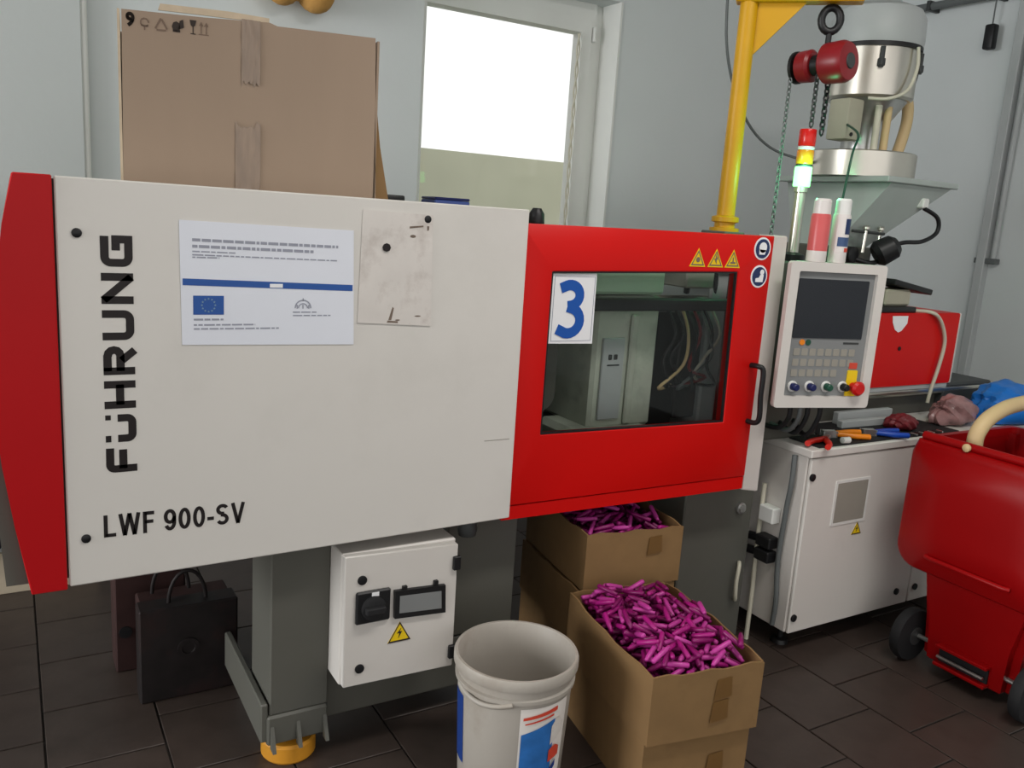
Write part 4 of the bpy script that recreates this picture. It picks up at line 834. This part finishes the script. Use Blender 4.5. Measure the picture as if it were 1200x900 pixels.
# ================================================================== CARTONS OF MAGENTA PIECES
def carton(name, label, origin, ang, w, d, z0, z1, mat='cardboard_tan', open_top=True, bulge=0.0, rim=0.004):
    """origin = front-left corner; w along the front, d going back"""
    O = Vector((origin[0], origin[1], 0)); u = Vector((math.cos(ang), math.sin(ang), 0)); v = Vector((-math.sin(ang), math.cos(ang), 0))
    def F(a, b, c): return O+u*a+v*b+Vector((0, 0, c))
    t = thing(name, O+u*(w/2)+v*(d/2)+Vector((0, 0, z0)), label, 'cardboard box', 'cartons of magenta pieces')
    th = 0.006
    def wall(nm, p0, p1, nrm, bl):
        bm = nb(); n, m = 8, 4; G = [[], []]
        for s in (0, 1):
            for i in range(n+1):
                for j in range(m+1):
                    q = Vector(p0).lerp(Vector(p1), i/n); zz = z0+(z1-z0)*j/m; o = bl*math.sin(PI*i/n)*(0.3+0.7*j/m)
                    q2 = q+Vector(nrm)*(o-(th if s else 0)); G[s].append(bm.verts.new(F(q2.x, q2.y, zz+(0.004*math.sin(i*2.1+z0*30) if j == m else 0))))
        def g(s, i, j): return G[s][i*(m+1)+j]
        for i in range(n):
            for j in range(m):
                bm.faces.new((g(0, i, j), g(0, i+1, j), g(0, i+1, j+1), g(0, i, j+1))); bm.faces.new((g(1, i, j), g(1, i, j+1), g(1, i+1, j+1), g(1, i+1, j)))
            bm.faces.new((g(0, i, m), g(0, i+1, m), g(1, i+1, m), g(1, i, m))); bm.faces.new((g(0, i, 0), g(1, i, 0), g(1, i+1, 0), g(0, i+1, 0)))
        for i in (0, n):
            for j in range(m): bm.faces.new((g(0, i, j), g(0, i, j+1), g(1, i, j+1), g(1, i, j)))
        return obj(nm, bm, mat, t, smooth=40)
    fw = wall('front_wall', (0, 0), (w, 0), (0, -1), bulge*0.4)
    wall('rear_wall', (w-th, d), (th, d), (0, 1), bulge*0.3)
    wall('side_wall', (0, d), (0, th), (-1, 0), bulge); wall('side_wall', (w, th), (w, d), (1, 0), bulge)
    bm = nb(); prism(bm, [(th, th), (w-th, th), (w-th, d-th), (th, d-th)], z0, z0+0.005, lambda a, b, c: F(a, b, c)); obj('bottom', bm, mat, t, smooth=0)
    if not open_top:
        bm = nb(); prism(bm, [(th, th), (w-th, th), (w-th, d-th), (th, d-th)], z1-0.012, z1-0.007, lambda a, b, c: F(a, b, c)); obj('top_flap', bm, mat, t, smooth=0)
    return t, F, fw
angF = math.atan2(-0.056, 0.341)
t1, F1, fw1 = carton('carton', 'open brown carton heaped with magenta pieces, on top of another carton', (1.385, -0.492), angF, 0.346, 0.515, 0.202, 0.400, bulge=0.012)
t1b, F1b, fw1b = carton('carton', 'closed brown carton on floor under the heaped front carton', (1.395, -0.472), angF, 0.335, 0.505, 0.001, 0.197, open_top=False, bulge=0.004)
angB = math.atan2(-0.05, 0.36)
t2, F2, fw2 = carton('carton', 'topmost brown carton of magenta pieces pushed under red guard door', (1.527, 0.030), angB, 0.355, 0.46, 0.385, 0.575, bulge=0.006)
t2b, F2b, _ = carton('carton', 'middle brown carton in the stack under the red guard door', (1.52, 0.038), angB, 0.355, 0.46, 0.193, 0.381, open_top=False, bulge=0.004)
t2c, F2c, _ = carton('carton', 'lowest brown carton in the stack under the red guard door', (1.53, 0.050), angB, 0.35, 0.45, 0.001, 0.189, open_top=False, bulge=0.004)
for F, tt, zz, x in ((F1, fw1, 0.34, 0.19), (F1, fw1, 0.275, 0.185), (F1b, fw1b, 0.10, 0.20), (F2, fw2, 0.52, 0.22)):
    bm = nb(); prism(bm, [(x, zz-0.03), (x+0.055, zz-0.022), (x+0.05, zz+0.035), (x+0.005, zz+0.03)], -0.0075, -0.0062, lambda a, b, c: F(a, c, b)); obj('tape_patch', bm, 'carton_tape', tt, smooth=0)
# magenta rods
def heap_h(a, b, w, d, zr, dome):
    sa, sb = min(max(a/w, 0), 1), min(max(b/d, 0), 1)
    e = min(1, min(sa, 1-sa)*5)*min(1, min(sb, 1-sb)*5)
    return zr-0.03+(dome+0.03)*(e**0.6)*(0.75+0.25*math.sin(PI*sa)*math.sin(PI*sb))+0.004*math.sin(37*a+21*b)
bm = nb(); lathe(bm, [(0.0055, -0.034), (0.0074, -0.031), (0.0074, 0.022), (0.0056, 0.025), (0.0056, 0.034)], n=8)
for f in bm.faces: f.smooth = True
rod_me = bpy.data.meshes.new('magenta_rod'); bm.to_mesh(rod_me); bm.free(); rod_me.materials.append(MATS['magenta'])
M('magenta_pale', (184, 58, 146), 0.36, var=0.08, scale=20); M('magenta_dark', (126, 12, 90), 0.36, var=0.1, scale=20)
ROD = [rod_me]
for mm in ('magenta_pale', 'magenta_dark', 'magenta_dark'):
    c_ = rod_me.copy(); c_.materials[0] = MATS[mm]; ROD.append(c_)
CELL, HL, RR = 0.003, 0.0345, 0.0074
class Pile:
    def __init__(self, w, d, zr, dome):
        self.w, self.d = w, d; self.nx, self.ny = int(w/CELL)+1, int(d/CELL)+1
        self.H = [[heap_h(i*CELL, j*CELL, w, d, zr, dome) for j in range(self.ny)] for i in range(self.nx)]
    def h(self, a, b): return self.H[min(max(int(a/CELL+0.5), 0), self.nx-1)][min(max(int(b/CELL+0.5), 0), self.ny-1)]
    def rest(self, a, b, th):
        c, t = math.cos(th), math.sin(th); S_ = []
        for k in range(-6, 7):
            x = HL*k/6; S_.append((x, max(self.h(a+c*x-t*o, b+t*x+c*o)-lift for o, lift in ((0, 0), (0.0045, 0.0015), (-0.0045, 0.0015)))))
        best = None
        for q in range(-8, 9):
            m = q*0.055; z = max(hh-m*x for x, hh in S_)
            if best is None or z < best[0]-1e-6 or (abs(z-best[0]) < 1e-6 and abs(m) < abs(best[1])): best = (z, m)
        return best[0]+RR, best[1]
    def drop(self, tries):
        cand = None
        for _ in range(tries):
            th = random.uniform(0, PI); ex, ey = abs(math.cos(th))*HL+0.016, abs(math.sin(th))*HL+0.016
            a, b = random.uniform(ex, self.w-ex), random.uniform(ey, self.d-ey); z, m = self.rest(a, b, th)
            if cand is None or z < cand[0]: cand = (z, m, a, b, th)
        z, m, a, b, th = cand; c, t = math.cos(th), math.sin(th); r2 = RR*1.02; R9 = int((HL+RR)/CELL)+2; ia, ib = int(a/CELL), int(b/CELL)
        for i in range(max(ia-R9, 0), min(ia+R9, self.nx-1)+1):
            for j in range(max(ib-R9, 0), min(ib+R9, self.ny-1)+1):
                dx, dy = i*CELL-a, j*CELL-b; x = dx*c+dy*t; o = dy*c-dx*t
                if abs(x) <= HL and abs(o) < r2:
                    top = z+m*x+math.sqrt(r2*r2-o*o)
                    if top > self.H[i][j]: self.H[i][j] = top
        return cand
def fill(F, w, d, zr, dome, nrods, label, group, ang, heap_label, under, sink):
    bm = nb(); nx, ny = 26, 36; G = []
    for i in range(nx+1):
        for j in range(ny+1):
            a = 0.010+(w-0.020)*i/nx; b = 0.010+(d-0.020)*j/ny
            G.append(bm.verts.new(F(a, b, heap_h(a, b, w, d, zr-sink, dome))))
    for i in range(nx):
        for j in range(ny): q = i*(ny+1)+j; bm.faces.new((G[q], G[q+ny+1], G[q+ny+2], G[q+1]))
    pile = Pile(w, d, zr-sink, dome)
    tb = bmesh.new(); tb.from_mesh(rod_me); src = [v.co.copy() for v in tb.verts]; fs = [[v.index for v in f.verts] for f in tb.faces]; tb.free()
    def pose(cd):
        z, m, a, b, th = cd; c, t = math.cos(th), math.sin(th)
        dr = (F(a+c, b+t, z+m)-F(a, b, z)).normalized()
        if random.random() < 0.5: dr = -dr
        return F(a, b, z), dr.to_track_quat('Z', 'Y')
    for k in range(under):        # under layer of pieces, joined
        p, qt = pose(pile.drop(3)); vs2 = [bm.verts.new(p+qt @ c) for c in src]
        for f in fs: bm.faces.new([vs2[i] for i in f])
    obj('magenta_heap', bm, 'magenta_gap_shade', smooth=60, label=heap_label, cat='plastic pieces', kind='stuff')
    for k in range(nrods):
        p, qt = pose(pile.drop(4)); o = bpy.data.objects.new('magenta_rod', random.choice(ROD)); COL.objects.link(o)
        o.location = p; o.rotation_euler = qt.to_euler(); tag(o, label, 'plastic piece', group)
random.seed(11)
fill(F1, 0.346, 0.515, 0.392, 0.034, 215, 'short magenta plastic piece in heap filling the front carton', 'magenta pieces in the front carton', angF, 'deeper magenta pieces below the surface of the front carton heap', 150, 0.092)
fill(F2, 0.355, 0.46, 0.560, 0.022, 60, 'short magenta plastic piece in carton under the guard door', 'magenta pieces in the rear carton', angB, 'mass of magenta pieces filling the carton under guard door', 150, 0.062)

# ================================================================== RED WHEELED BIN
bn_ = thing('wheeled_bin', (3.08, -0.46, 0.0), 'red two-wheeled waste bin with lid hanging open', 'bin')
def BF(y0, y1, x0, x1, z): return [Vector((x0, y1, z)), Vector((x1, y1, z)), Vector((x1, y0, z)), Vector((x0, y0, z))]
bm = nb()
lv = [BF(-0.625, -0.300, 2.862, 3.22, 0.045), BF(-0.635, -0.292, 2.850, 3.24, 0.20), BF(-0.69, -0.245, 2.835, 3.30, 0.62), BF(-0.715, -0.225, 2.825, 3.34, 0.84)]
R_ = [[bm.verts.new(p) for p in l] for l in lv]
for i in range(3):
    for j in range(4): bm.faces.new((R_[i][j], R_[i][(j+1) % 4], R_[i+1][(j+1) % 4], R_[i+1][j]))
bm.faces.new(R_[0])
ve = [e for e in bm.edges if abs((e.verts[0].co-e.verts[1].co).normalized().z) > 0.8]
bmesh.ops.bevel(bm, geom=ve, offset=0.03, segments=4, affect='EDGES')
sol = bmesh.ops.solidify(bm, geom=list(bm.faces), thickness=0.005)
obj('body', bm, 'bin_red', bn_, smooth=40)
bm = nb(); ring_prism(bm, rrect(2.815, 3.355, -0.735, -0.205, 0.03), rrect(2.835, 3.335, -0.712, -0.228, 0.025), 0.830, 0.862, lambda u, v, d: Vector((u, v, d))); obj('rim', bm, 'bin_red', bn_)
bm = nb(); cyl(bm, (2.795, -0.715, 0.868), (2.795, -0.215, 0.868), 0.015, 12); 
for y in (-0.70, -0.47, -0.24): box(bm, 2.79, 2.83, y-0.012, y+0.012, 0.84, 0.868, 0.004)
obj('hinge_bar', bm, 'bin_red', bn_)
# lid hanging down the wheel side: slightly domed, rounded lower corners
def LF(u, v, d):   # u along Y, v along Z
    return Vector((2.786+d-0.004, u, v))
lp = []
zt, zb_, ya, yb = 0.855, 0.385, -0.755, -0.185
outl = [(ya+0.02, zt), (yb-0.02, zt), (yb-0.002, zt-0.05)]+[(yb-0.08+0.08*math.cos(math.radians(-t)), zb_+0.08+0.08*math.sin(math.radians(-t))) for t in range(0, 91, 15)]+[(ya+0.08+0.08*math.cos(math.radians(-t)), zb_+0.08+0.08*math.sin(math.radians(-t))) for t in range(90, 181, 15)]+[(ya+0.002, zt-0.05)]
cyc, czc = (ya+yb)/2, (zt+zb_)/2
bm = nb(); rings = []
for s, d in ((1.0, 0.03), (1.0, 0.0), (0.96, -0.012), (0.90, -0.014), (0.86, -0.024), (0.45, -0.036)):
    rings.append([bm.verts.new(LF(cyc+(u-cyc)*s, czc+(v-czc)*s, d)) for u, v in outl])
for i in range(len(rings)-1):
    n = len(outl)
    for j in range(n): bm.faces.new((rings[i][j], rings[i][(j+1) % n], rings[i+1][(j+1) % n], rings[i+1][j]))
bm.faces.new(rings[-1]); bm.faces.new(rings[0][::-1])
obj('lid', bm, 'bin_red', bn_, smooth=50)
bm = nb(); tube(bm, [(2.752, -0.62, 0.455), (2.744, -0.60, 0.455), (2.744, -0.34, 0.455), (2.752, -0.32, 0.455)], 0.009, 8); obj('lid_grip', bm, 'bin_red', bn_, smooth=60)
bm = nb(); cyl(bm, (2.875, -0.70, 0.1), (2.875, -0.23, 0.1), 0.009, 10); obj('axle', bm, 'steel', bn_)
for y in (-0.69, -0.245):
    bm = nb(); lathe(bm, [(0.06, 0), (0.097, 0.004), (0.10, 0.012), (0.10, 0.034), (0.097, 0.042), (0.06, 0.046)], (2.862, y-0.023+0.0, 0.100), 30, ax_m((0, 1, 0))); wh = obj('wheel', bm, 'rubber', bn_)
    bm = nb(); lathe(bm, [(0.035, -0.003), (0.035, 0.049)], (2.862, y-0.023, 0.100), 18, ax_m((0, 1, 0))); obj('hub', bm, 'dark_grey', wh)
for y in (-0.58, -0.345):
    bm = nb(); box(bm, 3.13, 3.21, y-0.02, y+0.02, 0.0, 0.05, 0.004); obj('base_foot', bm, 'bin_red', bn_)
bm = nb(); box(bm, 2.820, 2.855, -0.56, -0.37, 0.05, 0.062, 0.002); box(bm, 2.820, 2.855, -0.56, -0.37, 0.118, 0.13, 0.002); obj('axle_bracket', bm, 'bin_red', bn_)
bm = nb(); box(bm, 2.845, 2.8515, -0.555, -0.375, 0.0625, 0.1175); obj('recess', bm, 'rubber', bn_)
bm = nb(); cyl(bm, (2.826, -0.55, 0.085), (2.826, -0.38, 0.085), 0.006, 8); obj('pedal_bar', bm, 'steel', bn_)
bm = nb(); tube(bm, spline([(2.96, -0.40, 0.085), (2.94, -0.38, 0.40), (2.90, -0.36, 0.70), (2.885, -0.345, 0.86), (2.91, -0.345, 0.925), (2.98, -0.345, 0.965), (3.10, -0.345, 0.990), (3.35, -0.345, 1.0), (3.62, -0.345, 0.98), (3.90, -0.37, 0.86), (4.06, -0.40, 0.45), (4.08, -0.42, 0.026)], 8), 0.027, 14)
obj('suction_hose', bm, 'hose_beige', smooth=60, label='thick beige suction hose arching out of the red bin', cat='hose')
bm = nb(); lathe(bm, [(0.014, 0), (0.014, 0.008), (0.008, 0.012)], (2.778, -0.385, 0.868), 12, ax_m((-1, 0, 0))); obj('hinge_cap', bm, 'hose_beige', bn_)

# ================================================================== THINGS LYING ON THE CABINET TOP
bm = nb(); prism(bm, [(2.47, -0.035), (3.30, -0.035), (3.30, 0.235), (2.63, 0.235), (2.63, 0.105), (2.47, 0.105)], 0.795, 0.800, lambda u, v, d: Vector((u, v, d))); obj('darkening_mat', bm, 'rubber', label='thin black mat added under the tools to darken cabinet top', cat='mat')  # dark sheet added so the bright cabinet top reads darker
ZT = 0.8005
def plier(name, x, y, ang, mat, label):
    t = thing(name, (x, y, ZT), label, 'tool'); R = Matrix.Translation((x, y, ZT+0.012)) @ Matrix.Rotation(ang, 4, 'Z')
    for s in (-1, 1):
        bm = nb(); tube(bm, [R @ Vector(p) for p in spline([(-0.10, 0.035*s, 0), (-0.05, 0.03*s, 0), (0.0, 0.010*s, 0), (0.02, 0.004*s, 0)], 4)], 0.011, 8); obj('grip', bm, mat, t, smooth=60)
    bm = nb(); box(bm, 0.02, 0.07, -0.014, 0.014, -0.008, 0.008, 0.004, 1, R); obj('jaw', bm, 'steel', t)
plier('red_pliers', 2.53, 0.0, 0.5, 'tool_red', 'red handled pliers lying at the cabinet top corner')
plier('orange_pliers', 2.675, 0.045, 2.75, 'tool_orange', 'orange handled pliers lying between red pliers and blue tool')
plier('blue_pliers', 2.858, 0.012, 2.75, 'tool_blue', 'blue handled pliers lying on the cabinet top')
bm = nb(); cyl(bm, (2.60, -0.025, ZT+0.012), (2.632, -0.03, ZT+0.012), 0.012, 12); obj('tape_roll', bm, 'knob_white', label='tiny white roll lying before the orange pliers', cat='roll')
def crumple(name, c, s, mat, label, cat, seed, lumps=9, amp=0.22):
    random.seed(seed); bm = nb(); bmesh.ops.create_icosphere(bm, subdivisions=4, radius=1.0); K = [(Vector([random.gauss(0, 1) for _ in range(3)]).normalized(), random.uniform(-amp, amp), random.uniform(3, 7)) for _ in range(lumps)]
    for v in bm.verts:
        n = v.co.normalized(); r = 1+sum(a*math.exp(-f*(1-n.dot(d))) for d, a, f in K)+0.05*math.sin(11*n.x+7*n.z)+0.05*math.sin(13*n.y)
        p = n*r; v.co = Vector((c[0]+p.x*s[0], c[1]+p.y*s[1], max(c[2], c[2]+s[2]*0.75+p.z*s[2])))
    return obj(name, bm, mat, smooth=25, label=label, cat=cat)
crumple('red_rag', (3.058, 0.058, ZT), (0.07, 0.05, 0.035), 'maroon', 'crumpled maroon rag on cabinet top beside blue pliers', 'rag', 4)
crumple('plastic_bag', (3.38, 0.08, ZT), (0.17, 0.10, 0.075), 'bag_pink', 'crumpled greyish pink plastic bag on cabinet top', 'bag', 8, 14, 0.3)
crumple('blue_bag', (3.76, 0.06, ZT), (0.16, 0.12, 0.085), 'bag_blue', 'bright blue plastic bag lying behind the beige hose', 'bag', 15, 14, 0.3)
for i, (x0, x1, y0, y1, hb_) in enumerate(((2.80, 3.16, 0.150, 0.138, 0.028), (2.84, 3.17, 0.205, 0.198, 0.048))):
    d_ = Vector((x1-x0, y1-y0, 0)); R_b = Matrix.Translation((x0, y0, 0)) @ Matrix.Rotation(math.atan2(d_.y, d_.x), 4, 'Z')
    bm = nb(); box(bm, 0, d_.length, -0.013, 0.013, ZT-0.0005, ZT+hb_, 0.002, 1, R_b)
    obj('steel_bar', bm, 'loader_grey', smooth=0, label=('light grey steel bar resting across the cabinet top' if i == 0 else 'taller grey steel bar lying behind the lighter bar'), cat='bar')
random.seed(33)
for i in range(7):
    bm = nb(); x, y = 3.02+0.027*i, -0.033+0.012*random.random(); a = PI/2+random.uniform(-0.35, 0.35)
    tube(bm, [(x-0.014*math.cos(a), y-0.014*math.sin(a), ZT+0.0035), (x+0.014*math.cos(a), y+0.014*math.sin(a), ZT+0.0035)], 0.004, 6)
    obj('small_screw', bm, 'rust_steel' if i % 2 else 'steel', label='small metal screw scattered on the cabinet top edge', cat='screw', group='screws on the cabinet top')
